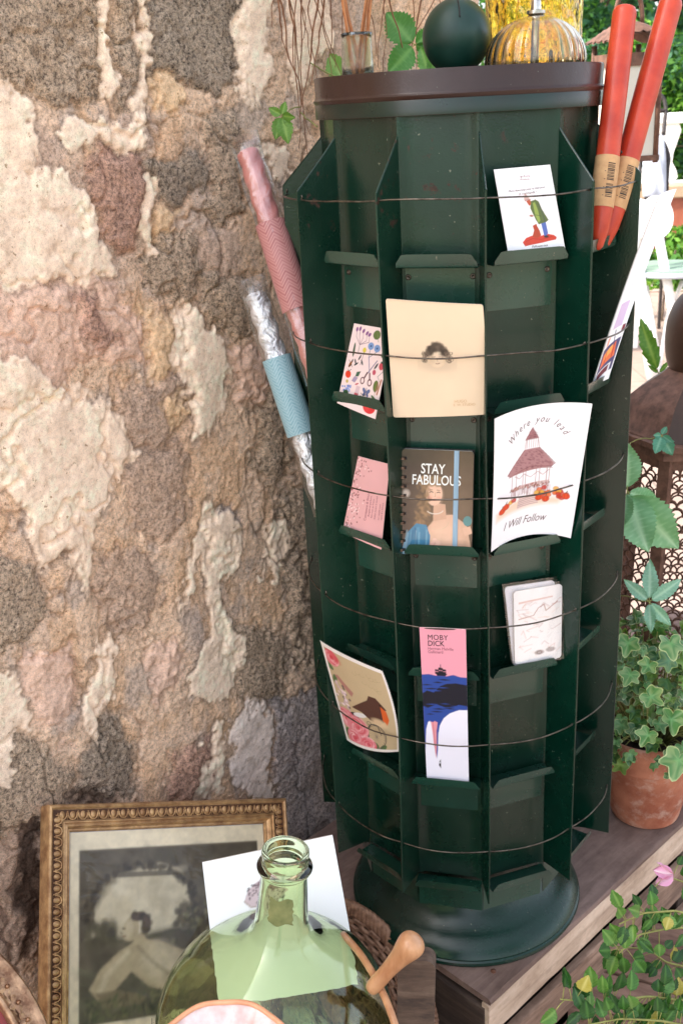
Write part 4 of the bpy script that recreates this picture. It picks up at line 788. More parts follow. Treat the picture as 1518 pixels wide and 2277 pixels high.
t = cardthing('leaflet', c, 'long white leaflet leaning out of the right side of the rack', 'leaflet'); sheet('leaflet_sheet', f, nn, cv, t, res=50, thick=.0015)
# ---------------------------------------------------------------- candles and wrapped tapers
M_wax = mat('red_wax', lc(180, 52, 30), lc(204, 72, 42), 30, .38, 0, .12, 60, sss=.25)
M_kraft = mat('kraft_band', lc(196, 150, 104), lc(214, 170, 122), 90, .75)
def candle(top, bot, r0, bands, label, t0, t1):
    a0 = atd(*top, t0); b0 = atd(*bot, t1); ax = a0-b0; L = np.linalg.norm(ax); u = ax/L
    th = thing('taper_candle', b0, label, 'candle', 'red taper candles in the right slot')
    prof = [(0, 0), (.0035, .0006), (.0065, .004), (r0*.80, .022), (r0*.95, .045), (r0*1.0, .08)]+[(r0*(1+.01*math.sin(x*40)), x) for x in np.linspace(.13, L-.014, 14)]+[(r0*1.0, L-.010), (r0*.97, L-.006), (r0*.86, L-.0022), (r0*.6, L-.0004), (0, L)]
    q = MB(); q.lathe(prof, b0, 40, u); q.build('wax', M_wax, th, True)
    z0, z1 = bands; rr_ = lambda z: float(np.interp(z, [p_[1] for p_ in prof], [p_[0] for p_ in prof]))
    q = MB(); q.lathe([(rr_(z)+.0005, z) for z in np.linspace(z0, z1, 8)], b0, 40, u); q.build('label_band', M_kraft, th, True)
    vd = unit(CP-(a0+b0)/2); e1 = unit(vd-u*(vd@u)); e2 = np.cross(u, e1)
    if e2@CR < 0: e2 = -e2
    q = MB(); rb = random.Random(4)
    z = z0+(z1-z0)*.18; ze = z0+(z1-z0)*.84; F_ = .12
    while z < ze:
        wd = rb.choice([.0006, .001, .0006, .0016]); rr2 = rr_(z)+.0008
        q.grid([[b0+u*zz+rr2*(math.cos(a)*e1+math.sin(a)*e2) for a in np.linspace(F_, F_+.62, 5)] for zz in (z, z+wd)]); z += wd+rb.choice([.0007, .0012])
        if abs(z-(z0+ze)/2-.002) < .0012: z += .003
    q.build('barcode', INK, th)
    for j in range(12): 
        zz = z0+(z1-z0)*(.2+j*.052); rr2 = rr_(zz)+.0008; g_ = lambda x_, y_, zz=zz, rr2=rr2: b0+u*(zz+y_)+rr2*(math.cos(F_-.22+x_/rr2)*e1+math.sin(F_-.22+x_/rr2)*e2)
        q = MB(); q.add([g_(0, 0), g_(.0014, 0), g_(.0014, .0007), g_(0, .0007)], [(0, 1, 2, 3)]); q.build('digit_mark', INK, th) if j % 3 == 0 else None
candle((1389, 14), (1326, 556), .0136, (.048, .106), 'red taper candle standing left of its twin', 1.20, 1.222)
candle((1493, -4), (1341, 549), .0138, (.046, .104), 'red taper candle leaning furthest right out of the rack', 1.225, 1.245)
def wrapped(top, bot, t0, t1, wd, colt, colb, label, foil):
    a0 = atd(*top, t0); b0 = atd(*bot, t1); ax = a0-b0; L = np.linalg.norm(ax); u = ax/L; vd = unit(CP-(a0+b0)/2); e1 = unit(vd-u*(vd@u)); e2 = np.cross(u, e1); e2 *= np.sign(e2@CR)
    th = thing('wrapped_taper', b0, label, 'candle', 'wrapped tapers leaning by the wall')
    tw = .07 if foil[1] > .214 and foil[0] < .1 else .10; q = MB(); zs = np.linspace(.01, L-.022, 90); seg = 24; a = np.linspace(0, 2*np.pi, seg, endpoint=False); G = []
    for z in zs:
        rr_ = wd*.37*(1+tw*np.cos(3*(a-z*70)))*min(1, (L-.021-z)/.004+.45); G.append(b0+u*z+(rr_*np.cos(a))[:, None]*e1+(rr_*np.sin(a))[:, None]*e2)
    G = np.array(G); q.grid(np.concatenate([G, G[:, :1]], 1)); q.add(G[-1], [tuple(range(seg))]); q.build('twisted_wax', colt, th, True)
    def sl(z, a_, rx, ry): return b0+u*z+ry*math.cos(a_)*e1+rx*math.sin(a_)*e2
    aa = np.linspace(0, 2*np.pi, 29)
    q = MB(); q.grid([[sl(z, x, wd*.5*(1+.04*math.sin(z*90+x*2)), wd*.46*min(1, (L-z)/.02+.12)*(1+.06*math.sin(z*70+3*x))) for x in aa] for z in np.linspace(0, L, 46)]); q.build('film_sleeve', M_film, th, True)
    z0, z1 = foil
    cvl = []; q = MB(); nz = 110; na = 61; G = []; C_ = []
    c1, c2 = lin(colb[0]), lin(colb[1])
    for z in np.linspace(z0, z1, nz):
        row = []; cr_ = []
        for x in np.linspace(-1.65, 1.65, na):
            row.append(sl(z, x, wd*.515, wd*.485)); s_ = x*wd*.5; w_ = z-z0
            cell = .0105; i = math.floor(s_/cell); j = (w_/cell)+(i % 2)*.5; k = (s_/cell-i)
            zig = (w_+(1 if i % 2 == 0 else -1)*s_) % .0048; cr_.append(c2 if zig < .0014 else c1)
        G.append(row); C_.append(cr_)
    q.grid(G, np.array(C_)); q.build('paper_band', colmat('band_paper', .45), th, True, True)
wrapped((539, 298), (712, 850), 1.355, 1.365, .039, mat('pink_wax', lc(196, 118, 112), lc(214, 142, 134), 20, .4), ((196, 140, 136), (166, 100, 100)), 'pink twisted taper in clear wrap with a pink chevron band', (.098, .215))
mf, tf, pf_ = newmat('silver_foil'); pf_.inputs['Base Color'].default_value = (.92, .93, .96, 1); pf_.inputs['Metallic'].default_value = .55; pf_.inputs['Roughness'].default_value = .2; bump(tf, pf_, noise(tf, 45, 4, .55, geo(tf), 2).outputs[0], 1, .01)
wrapped((556, 616), (728, 1140), 1.40, 1.43, .039, mf, ((158, 190, 198), (116, 160, 172)), 'silver twisted taper in clear wrap with a pale blue chevron band', (.113, .220))
# ================================================================ LEAVES
def leaflet(q, base, dr, nm, L, W, teeth=9, tooth=.10, c1=(70, 120, 60), c2=(110, 160, 90), droop=.15, fold=.25, nt=22, wave=0, rs=None):
    dr = unit(dr); nm = unit(nm-dr*(np.dot(nm, dr))); sd_ = np.cross(dr, nm); t = np.linspace(0, 1, nt*2 if teeth else nt)
    w_ = W*np.sin(np.pi*np.clip(t, 0, 1)**.75)**.85*(1-.15*t)
    if teeth: sw = (t*teeth) % 1; w_ = w_*(1+tooth*(sw-.5)*2*(t > .08))
    w_[0] = .02*W; w_[-1] = 0.01*W
    us = np.array([-1, -.66, -.33, 0, .33, .66, 1]); P = np.zeros((len(t), 7, 3)); C_ = np.zeros((len(t), 7, 3)); a, b_ = lin(c1), lin(c2); ph = random.random()*6
    for j, u in enumerate(us):
        tt_ = t-.10*abs(u)*0+.06*abs(u)*(1-t)*0
        P[:, j] = base+(dr*L)*(tt_[:, None]+.05*abs(u)*np.sin(np.pi*t)[:, None])+sd_*(u*w_)[:, None]+nm*(fold*abs(u)*w_-droop*L*t**2+.03*L*np.sin(t*9+u*3+ph)*abs(u)*(1+wave))[:, None]
        vein = np.clip(1-np.abs(((t*7-abs(u)*1.3) % 1)-.5)*6, 0, 1)*.45 if u else np.full(len(t), 1.0)
        C_[:, j] = a*(1-vein[:, None])+b_*vein[:, None]
    C_ *= (.9+.2*random.random()); q.grid(P, C_)
def ivyleaf(q, c, nm, up, R, cg, ce, edge=.16, lob=1.0):
    nm = unit(nm); up = unit(up-nm*np.dot(up, nm)); sd_ = np.cross(up, nm); n = 40; th = np.linspace(-math.pi, math.pi, n, endpoint=False)
    r = .52+lob*(.50*np.exp(-(th/.36)**2)+.36*(np.exp(-((np.abs(th)-1.15)/.34)**2))+.20*np.exp(-((np.abs(th)-2.15)/.36)**2))-.30*np.exp(-((np.abs(th)-math.pi)/.25)**2)
    ks = [0, .4, .75, 1-edge, 1-edge*.5, 1]; a, b_ = lin(cg), lin(ce); V = [c]; C_ = [a*1.5]
    cup = random.uniform(-.5, .8); ph = random.random()*6; fo = random.uniform(-.1, .9)
    for k in ks[1:]:
        for i in range(n):
            rr_ = k*r[i]*R; vein = max(0, 1-6*min(abs(th[i]-x) for x in (0, 1.15, -1.15, 2.15, -2.15)))*.5
            V.append(c+up*math.cos(th[i])*rr_+sd_*math.sin(th[i])*rr_+nm*(cup*k*k*R*.4+.10*R*math.sin(3*th[i]+ph)*k+fo*.5*abs(math.sin(th[i]))*rr_))
            e = 0 if k < 1-edge+.001 else (.45+.25*math.sin(th[i]*5+ph) if k < .99 else .8); blot = .28*(math.sin(th[i]*2.3+ph)*math.sin(k*5+ph) > .3)
            C_.append(a*(1-max(e, vein*.5, blot*.8))+b_*max(e, vein*.5, blot*.8))
    F = [(0, 1+i, 1+(i+1) % n) for i in range(n)]
    for m_ in range(len(ks)-2): F += [(1+m_*n+i, 1+(m_+1)*n+i, 1+(m_+1)*n+(i+1) % n, 1+m_*n+(i+1) % n) for i in range(n)]
    q.add(V, F, np.array(C_))
M_leaf = colmat('leaf', .42, .15, 400, .45, .28); M_leafd = colmat('leaf_far', .6, 0, 1, .3, .45)
M_twig = mat('twig', lc(112, 72, 48), lc(154, 108, 78), 60, .8); M_stem = mat('green_stem', lc(120, 120, 60), lc(150, 150, 84), 60, .6)
M_soil = mat('soil', lc(26, 20, 16), lc(56, 42, 34), 160, .95, 0, 1, 200, .004)
# ---- dry creeper stems on the wall
def wob(a, b_, n, amp, seed): 
    t = np.linspace(0, 1, n); P = np.asarray(a)*(1-t)[:, None]+np.asarray(b_)*t[:, None]
    for k in range(3): P[:, k] += amp*(fbm(t*2.2+seed*3.1, t*0+k*7.7, seed, 3)-.5)*2*np.sin(np.pi*t)**.5
    return P
vine = thing('creeper_vine', wallpt(700, 200, .03), 'dry creeper stems hanging down the wall behind the rack top', 'creeper')
r = random.Random(3); lines = []
for i, (x0, x1, y1) in enumerate([(606, 668, 250), (640, 690, 300), (672, 690, 130), (672, 688, 420), (716, 668, 270), (690, 706, 180), (745, 735, 180), (760, 770, 180), (850, 905, 150), (845, 850, 170), (880, 840, 150), (920, 925, 160), (960, 905, 170), (1000, 880, 170), (1045, 990, 120), (935, 1000, 60), (630, 660, 200), (655, 664, 330), (700, 745, 150), (805, 835, 120), (590, 640, 120), (600, 605, 60), (665, 672, 90), (668, 760, 170), (728, 690, 190)]):
    P = wob(wallpt(x0, -90, .025+.012*(i % 3)), wallpt(x1, y1, .018+.012*(i % 3)), 26, .011, i); q = MB(); q.tube(P, np.linspace(.0011 if i % 4 else .0019, .0005, 26), 5); q.build('stem', M_twig, vine, True)
for P in (wob(wallpt(668, 250, .03), atd(705, 282, 1.40), 10, .003, 5), wob(wallpt(690, 140, .03), wallpt(750, 172, .04), 10, .003, 7)): q = MB(); q.tube(P, .001, 5); q.build('tendril', M_stem, vine, True)
def spray(name, cen, t, tips, label, cat, group, c1, c2, teeth, W=.4, stem=None, droop=.12, fold=.2, nrm=None, parent=None):
    c = atd(*cen, t); th = parent or thing(name, c, label, cat, group)
    for k, (x, y) in enumerate(tips):
        e = atd(x, y, t-.006*(k % 3)); dr = e-c; L = np.linalg.norm(dr); q = MB()
        nm = unit(CP-c)+(nrm if nrm is not None else A(0, 0, 0))+A(*rng.normal(0, .25, 3)); st = c+dr*.08
        leaflet(q, st, dr, nm, L*.94, L*W*.5, teeth, .12, c1, c2, droop, fold); q.build('leaflet', M_leaf, th, True, True)
        q = MB(); q.tube([c, st+dr*.04], .0007, 5); q.build('stalk', M_stem, th)
    if stem: q = MB(); q.tube(wob(atd(*stem[0], stem[1]), c, 12, .004, 3), .0009, 5); q.build('stem', M_stem, th, True)
    return th
spray('creeper_sprig', (627, 257), 1.40, [(597, 240), (634, 226), (653, 262), (612, 308), (640, 315)], 'small bright green five leaf creeper sprig left of the rack rim', 'creeper sprig', None, (96, 140, 50), (140, 176, 84), 6, .62, ((668, 238), 1.42))
spray('creeper_sprig', (921, 100), 1.55, [(858, 26), (866, 160), (968, 66), (958, 112)], 'green toothed creeper leaves beside the ball finial', 'creeper sprig', None, (76, 138, 60), (116, 172, 94), 11, .74, ((975, 60), 1.57))
spray('creeper_sprig', (762, 176), 1.50, [(728, 118)], 'single pale green toothed leaf beside the small reed bottle', 'creeper sprig', None, (116, 164, 76), (158, 194, 116), 8, .72, ((790, 190), 1.5))
spray('creeper_sprig', (955, 165), 1.52, [(932, 105), (968, 118)], 'green leaf mostly hidden behind the ball finial and rack rim', 'creeper sprig', None, (84, 140, 66), (124, 170, 96), 8, .6)
G1, G2 = (96, 142, 108), (142, 184, 150)
spray('creeper_sprig', (1393, 1092), 1.62, [(1392, 985), (1466, 1125), (1437, 1226), (1502, 1225), (1380, 1170)], 'large pale green creeper leaves between the rack and the mesh lantern', 'creeper sprig', None, (134, 186, 142), (184, 220, 186), 14, .64, ((1400, 985), 1.7))
spray('creeper_sprig', (1470, 968), 1.72, [(1481, 948), (1453, 968), (1457, 1006), (1494, 1012), (1494, 985)], 'small blue green creeper sprig at the lantern cornice', 'creeper sprig', None, (84, 150, 124), (130, 184, 158), 5, .66, ((1400, 985), 1.72))
spray('creeper_sprig', (1442, 1338), 1.66, [(1446, 1245), (1515, 1290), (1446, 1405), (1388, 1290), (1490, 1392)], 'drooping creeper leaves in front of the lantern base above the ivy', 'creeper sprig', None, (134, 184, 158), (176, 214, 190), 9, .40, ((1375, 1325), 1.7))
spray('creeper_sprig', (1463, 830), 2.1, [(1421, 708), (1440, 812), (1490, 800)], 'upright narrow green leaves poking above the lantern roof', 'creeper sprig', None, (76, 124, 42), (124, 160, 74), 6, .30, ((1463, 870), 2.1))
# ================================================================ THINGS ON TOP OF THE RACK
zt_ = 1.1965; M_reed = mat('reed', lc(176, 108, 66), lc(206, 140, 92), 60, .7)
M_clear = glassmat('grey_glass', (.95, .98, .96, 1), .02, 1.5, .1, 40)
bo = A(-.118, .04, zt_); bt = thing('reed_bottle', bo, 'small clear glass bottle with thin brown reeds on the rack top', 'bottle')
q = MB(); q.lathe([(0, .001), (.0185, .001), (.020, .004), (.0198, .03), (.0188, .05), (.0184, .062), (.0196, .066), (.0178, .067), (.0160, .060), (.0165, .03), (.016, .010), (0, .008)], bo, 48); q.build('glass', M_clear, bt, True)
for i in range(10):
    a = i*2.4; q = MB(); b0 = bo+A(.006*math.cos(a), .006*math.sin(a), .012); e = bo+A(.030*math.cos(a*1.3)+.004, .018*math.sin(a*1.7), .19+.01*(i % 3))
    q.tube(wob(b0, e, 14, .003, i), .0013, 5); q.build('reed', M_reed, bt, True)
M_amber = glassmat('amber_glass', (1.0, .80, .22, 1), .02, 1.5, .5, 9, .02)
jo = A(.108, .092, zt_); jt = thing('amber_jar', jo, 'tall amber glass jar behind the ribbed oil lamp', 'jar')
q = MB(); ri = .0605
q.lathe([(0, .001), (ri-.004, .001), (ri, .006)]+[(ri*(1+.006*math.sin(z*80)), z) for z in np.linspace(.012, .22, 26)]+[(ri+.003, .226), (ri-.004, .226)]+[((ri-.005)*(1+.010*math.sin(z*55+1)), z) for z in np.linspace(.22, .014, 26)]+[(0, .012)], jo, 72, rfun=lambda a, z: 1+.008*np.sin(5*a+z*30)); q.build('glass', M_amber, jt, True)
M_lampg = glassmat('pale_amber_glass', (1.0, .90, .74, 1), .02, 1.5)
lo_ = A(.086, -.045, zt_); lt = thing('oil_lamp', lo_, 'round ribbed glass oil lamp with metal wick burner on the rack top', 'oil lamp')
Rl, Hl = .058, .070; pr = [(Rl*.75, .001), (Rl*.9, .006)]+[(Rl*math.cos(x), .020+(Hl-.020)*math.sin(x)) for x in np.linspace(-.25, math.pi/2-.15, 24)]
rib = lambda a, z: 1+.014*np.cos(26*a)*np.sin(np.pi*min(1, max(0, z/Hl)))
q = MB(); q.lathe([(0, .001)]+pr+[(.008, Hl+.003), (.0065, Hl+.003), (.0065, Hl-.002)]+[(x*.93, .003+z*.94) for x, z in pr[::-1]]+[(0, .004)], lo_, 156, rfun=rib); q.build('glass', M_lampg, lt, True)
M_chrome = mat('burner_metal', lc(200, 196, 190), lc(150, 144, 136), 90, .22, 1)
q = MB(); q.lathe([(.0035, Hl-.055), (.0042, Hl-.052), (.0042, Hl-.002), (.0105, Hl+.001), (.0105, Hl+.0045), (.006, Hl+.0055), (.0055, Hl+.014), (.0048, Hl+.0155), (.003, Hl+.0155)], lo_, 32, cap=True); q.build('burner', M_chrome, lt, 'a')
q = MB(); q.lathe([(.003, Hl+.013), (.0036, Hl+.019), (.0044, Hl+.026), (.0046, Hl+.032), (.0030, Hl+.0335), (0, Hl+.033)], lo_, 18, rfun=lambda a, z: 1+.12*np.sin(7*a+z*900)); q.build('wick', mat('wick', lc(20, 18, 18), lc(196, 180, 160), 60, .9), lt, True)
# ================================================================ GILT PICTURE FRAME
nf = unit(A(.62, -.59, .52)); TRp = atp(632, 1775, WO+.095*WN, WN)
TLp = atp(105, 1790, TRp, nf); fa = unit(TRp-TLp); fn = nf; fd = unit(np.cross(fa, fn)); fd *= np.sign(-fd[2]); FWd = np.linalg.norm(TRp-TLp); FH = FWd*.90
def fp(x, y, h=0): return TLp+fa*x+fd*y+fn*h
frame = thing('picture_frame', fp(FWd/2, FH), 'gilt carved picture frame with an old sepia print leaning on the wall', 'picture frame')
M_gold = mat('aged_gilt', lc(150, 108, 72), lc(212, 170, 120), 60, .4, .4, .3, 220, rvar=.1); M_goldd = mat('gilt_recess', lc(104, 66, 44), lc(156, 112, 72), 80, .5, .5, .3, 220)
prof = [(0, -.022), (0, .004), (.0015, .0065), (.004, .0075), (.006, .0062), (.0066, .0035), (.0215, .0010), (.0228, .003), (.0245, .0032), (.0256, .001), (.027, .0015), (.029, .0018), (.0302, -.0015), (.0325, -.004), (.0345, -.0042), (.0365, -.009)]
mw = .0365; q = MB(); G = []
for w_, h in prof: G.append([fp(w_, w_, h), fp(FWd-w_, w_, h), fp(FWd-w_, FH-w_, h), fp(w_, FH-w_, h), fp(w_, w_, h)])
q.grid(G); q.build('moulding', M_gold, frame, 'a')
q = MB(); q.grid([[fp(w_, w_, h), fp(FWd-w_, w_, h), fp(FWd-w_, FH-w_, h), fp(w_, FH-w_, h), fp(w_, w_, h)] for w_, h in ((.0072, .0038), (.0210, .0015))]); q.build('band_shade', mat('recess_shade', lc(70, 42, 28), lc(112, 76, 50), 60, .6, .3), frame)  # dark strip added under the eggs, recess shade put into its colour
q = MB(); q.m = 0
def egg(cx, cy, ax_, ay_, s_):                                # ax_: along the side, ay_: toward the picture
    e = MB(); n1_, n2_ = 9, 7
    for (sc_, hh, lift) in ((1, .0024, .0032),):
        G = []
        for j in range(n2_):
            v = -1+2*j/(n2_-1); row = []
            for i in range(n1_):
                u = -1+2*i/(n1_-1); rr_ = math.sqrt(max(0, 1-(v*.97)**2)); row.append(cx*0+cy+ax_*(u*rr_*s_*.30)+ay_*(v*.0060)+fn*(lift-.0016+hh*1.3*math.sqrt(max(0, 1-u*u))*rr_))
            G.append(row)
        q.grid(G)
    a = np.linspace(-.2, math.pi+.2, 11); q.tube([cy+ax_*(-math.cos(x)*s_*.42)+ay_*(math.sin(x)*.0078-.0010)+fn*.0036 for x in a], .00105, 5)
    q.tube([cy+ax_*(s_*.5)-ay_*.005+fn*.0034, cy+ax_*(s_*.5)+ay_*.0070+fn*.0026], [.0013, .0004], 5)
for o_, ax_, ay_, L in ((fp(0, .0138), fa, fd, FWd), (fp(.0138, 0), fd, fa, FH), (fp(FWd-.0138, 0), fd, -fa, FH), (fp(0, FH-.0138), fa, -fd, FWd)):
    n = int(L/.0150)-1; pitch = (L-.026)/n
    for i in range(n): egg(0, o_+ax_*(.013+(i+.5)*pitch), ax_, ay_, pitch)
q.build('carved_band', M_gold, frame, True)
q = MB(); q.ext([fp(mw-.004, mw-.004, -.0095), fp(FWd-mw+.004, mw-.004, -.0095), fp(FWd-mw+.004, FH-mw+.004, -.0095), fp(mw-.004, FH-mw+.004, -.0095)], -fn*.004); q.build('backing', M_edge, frame)
# sepia print: generic landscape with a resting draped figure before a rock arch
pw, ph_ = FWd-2*mw, FH-2*mw; pc = [fp(mw+.001, mw+.001, -.0085), fp(FWd-mw-.001, mw+.001, -.0085), fp(FWd-mw-.001, FH-mw-.001, -.0085), fp(mw+.001, FH-mw-.001, -.0085)]
f, nn = coons(pc, 0); asp = ph_/pw; cv = Cv(asp, 420, (236, 220, 188)); cv.grain(.1, 3, 6)
x0, x1, y0, y1 = .04, .96, .075, asp-.10
sx = lambda u: x0+(x1-x0)*u; sy = lambda v: y0+(y1-y0)*v; SP = lambda *p_: [(sx(a), sy(b)) for a, b in p_]
cv.poly([(x0, y0), (x1, y0), (x1, y1), (x0, y1)], (92, 82, 68))
r = random.Random(8)
for i in range(420): u, v = r.random(), r.random(); cv.ell(sx(min(.97, max(.03, u))), sy(min(.97, max(.03, v))), r.uniform(.01, .045), r.uniform(.008, .03), r.choice([(74, 66, 54), (106, 96, 80), (62, 56, 48), (120, 108, 88), (88, 84, 64)]), r.uniform(0, 3), .35, .012)
cv.poly(SP((.04, .52), (.06, .40), (.12, .28), (.20, .19), (.30, .13), (.42, .11), (.52, .15), (.58, .24), (.60, .34), (.57, .48), (.3, .53)), (206, 192, 162), .95, .015)
for i in range(70): u, v = r.uniform(.1, .56), r.uniform(.15, .5); cv.ell(sx(u), sy(v), r.uniform(.01, .05), r.uniform(.006, .02), r.choice([(222, 210, 182), (188, 172, 142), (170, 156, 128), (214, 200, 170)]), r.uniform(-.4, .4), .4, .012)
for i in range(150): a = r.uniform(2.7, 6.7); k = r.uniform(.96, 1.1); cv.ell(sx(.33+.275*k*math.cos(a)), sy(.37+.25*k*math.sin(a)), r.uniform(.008, .02), r.uniform(.006, .014), r.choice([(70, 60, 48), (96, 84, 66), (58, 50, 42)]), r.uniform(0, 3), .7, .005)
for i in range(30): cv.ell(sx(r.uniform(.50, .58)), sy(r.uniform(.36, .50)), .014, .016, r.choice([(84, 74, 58), (110, 98, 78)]), r.uniform(0, 3), .7, .006)
SK, SKH, SKS = (178, 160, 128), (206, 190, 158), (126, 110, 86)
SP0 = SP; sx0, sy0 = sx, sy; sx = lambda u: sx0((u-.30)*1.38+.34); sy = lambda v: sy0((v-.70)*1.30+.70); SP = lambda *p_: [(sx(min(a, .76)), sy(b)) for a, b in p_]
cv.poly(SP((.42, .66), (.60, .63), (.78, .67), (.95, .72), (.97, .82), (.80, .86), (.60, .86), (.44, .80)), (128, 114, 92), .95, .008)
for i in range(26): u = r.uniform(.46, .94); cv.line(SP((u, .67+.04*u), (u+.05, .76), (u+r.uniform(-.05, .04), .85)), .008, r.choice([(84, 74, 60), (178, 162, 132), (150, 136, 110), (66, 58, 48)]), .6, .005)
cv.poly(SP((.26, .585), (.35, .60), (.44, .655), (.52, .70), (.56, .77), (.50, .83), (.40, .84), (.31, .80), (.24, .72), (.22, .64)), SK, 1, .006); cv.ell(sx(.36), sy(.70), .10, .07, SKH, .5, .8, .03); cv.ell(sx(.44), sy(.79), .08, .03, SKS, .2, .7, .015); cv.line(SP((.27, .62), (.33, .70), (.40, .77)), .012, SKS, .6, .01)
cv.poly(SP((.25, .60), (.20, .63), (.13, .70), (.09, .78), (.12, .83), (.18, .80), (.24, .73), (.28, .66)), SK, 1, .006); cv.line(SP((.23, .64), (.15, .73), (.13, .80)), .022, SKH, .8, .01); cv.poly(SP((.11, .80), (.20, .80), (.30, .84), (.28, .87), (.14, .87)), SKS, .9, .006)
cv.ell(sx(.245), sy(.535), .038, .052, SK, .25, 1, .004); cv.ell(sx(.232), sy(.54), .022, .036, SKH, .25, .8, .01); cv.poly(SP((.25, .57), (.29, .56), (.31, .60), (.26, .61)), SK, 1, .004)
for i in range(46): a = r.uniform(-1.9, 1.0); k = r.uniform(.6, 1.1); cv.ell(sx(.268+.045*k*math.cos(a)), sy(.515+.045*k*math.sin(a)), .016, .012, r.choice([(66, 52, 42), (90, 72, 56), (52, 42, 34)]), r.uniform(0, 3), .8, .005)
cv.line(SP((.213, .53), (.222, .532)), .006, (90, 72, 56)); cv.line(SP((.205, .545), (.211, .553)), .005, SKS); cv.line(SP((.213, .566), (.223, .566)), .005, (130, 90, 70))
SP = SP0; sx, sy = sx0, sy0
for i in range(220): cv.ell(sx(r.uniform(.02, .98)), sy(r.uniform(.86, .985)), r.uniform(.008, .02), .006, r.choice([(100, 96, 66), (60, 56, 44), (128, 118, 88), (80, 84, 54), (48, 44, 36)]), r.uniform(0, 3), .6, .005)
for i in range(110): u, v = r.gauss(.70, .09), r.gauss(.50, .07); cv.ell(sx(u), sy(v), .014, .009, r.choice([(120, 116, 86), (80, 78, 56), (140, 132, 100), (62, 58, 46)]), r.uniform(0, 3), .6, .005)
for i in range(60): cv.ell(sx(r.uniform(.04, .18)), sy(r.uniform(.44, .56)), .016, .02, r.choice([(70, 62, 50), (92, 84, 64)]), 0, .5, .008)
cv.poly(SP((.20, .145), (.50, .155), (.50, .185), (.20, .175)), (104, 94, 78), .9)
kb = np.array([0, .08, .24, .36, .24, .08, 0]); kb /= kb.sum()
for ax_i in (0, 1): cv.I = np.apply_along_axis(lambda a: np.convolve(np.pad(a, 3, 'edge'), kb, 'valid'), ax_i, cv.I)
cv.grain(.30, 34, 9); cv.grain(.22, 9, 19)
sheet('print', f, nn, cv, frame, m=M_print, res=230); text('J. BONNARD', 'lettering', f, nn, asp, .46, asp-.075, .03, INKB, frame)
q = MB(); UU, VV = np.meshgrid(np.linspace(0, 1, 60), np.linspace(0, 1, 70)); q.grid(f(UU, VV)+nn*(.0028+.0016*(fbm(UU*5, VV*6, 77, 4)-.5))[..., None], flip=True); M_glz = M_film.copy(); M_glz.name = 'crinkled_glazing'; M_glz.node_tree.nodes['Bump'].inputs['Strength'].default_value = .5; [setattr(n_.inputs['Scale'], 'default_value', 7) for n_ in M_glz.node_tree.nodes if n_.type == 'TEX_NOISE']; M_glz.node_tree.nodes['Bump'].inputs['Distance'].default_value = .012; [(setattr(n_.inputs[1], 'default_value', .35), setattr(n_.inputs[2], 'default_value', .02)) for n_ in M_glz.node_tree.nodes if n_.type == 'MATH' and n_.operation == 'MULTIPLY_ADD']; q.build('glazing', M_glz, frame, True)
# ================================================================ DEMIJOHN IN BASKET
M_bott = glassmat('green_glass', (.80, .91, .64, 1), .01, 1.5, .10, 10, .004)
ax_d = unit(A(.117, .03, 1)); lip = atd(634, 1908, 1.16); dO = lip-ax_d*.375
dj = thing('demijohn', dO, 'big green glass demijohn with open neck in front of the framed print', 'demijohn')
RB = .142; outp = [(0, .004), (.06, .002), (.095, .006), (.120, .03), (.136, .075), (RB, .125), (.139, .165), (.125, .20), (.103, .227), (.078, .246), (.054, .260), (.040, .2685), (.0335, .277), (.0308, .290), (.0290, .306), (.0275, .325), (.0262, .345), (.0255, .357), (.0266, .3590), (.0296, .3610), (.0312, .3640), (.0306, .3670), (.0275, .3695), (.0256, .3715), (.0258, .378), (.0268, .383), (.0256, .3865), (.0225, .387), (.0207, .383)]
inp = [(.0205, .375), (.0215, .352), (.0232, .325), (.0245, .306), (.0265, .287), (.036, .271), (.052, .257), (.077, .2425), (.101, .2235), (.1225, .197), (.1365, .163), (.1395, .125), (.133, .077), (.117, .034), (.092, .012), (0, .009)]
def smooth(pf_, k=3):
    P = np.array(pf_); 
    for _ in range(k):
        Q = [P[0]]
        for a_, b_ in zip(P[:-1], P[1:]): Q += [a_*.75+b_*.25, a_*.25+b_*.75]
        Q.append(P[-1]); P = np.array(Q)
    return P
q = MB(); q.lathe(smooth(outp+inp, 2), dO, 96, ax_d, rfun=lambda a, z: 1+.006*np.sin(2*a+z*20)+.003*np.sin(5*a-z*33)); q.build('glass', M_bott, dj, True)
for x0_, z_ in ((.0, .31),):
    q = MB(); e1 = unit(unit(CP-dO)-ax_d*(unit(CP-dO)@ax_d)); e2 = np.cross(ax_d, e1); G = []
    for z in np.linspace(.308, .340, 10): rr_ = np.interp(z, [.29, .306, .325, .345], [.0308, .0290, .0275, .0262])+.0003; G.append([dO+ax_d*(z+.002*math.sin(a*9))+rr_*(math.cos(a)*e1+math.sin(a)*e2) for a in np.linspace(-.55, .45, 10)+.04*math.sin(z*700)])
    q.grid(G); q.build('label_residue', mat('label_residue', lc(104, 112, 66), lc(134, 136, 86), 60, .8), dj, True)
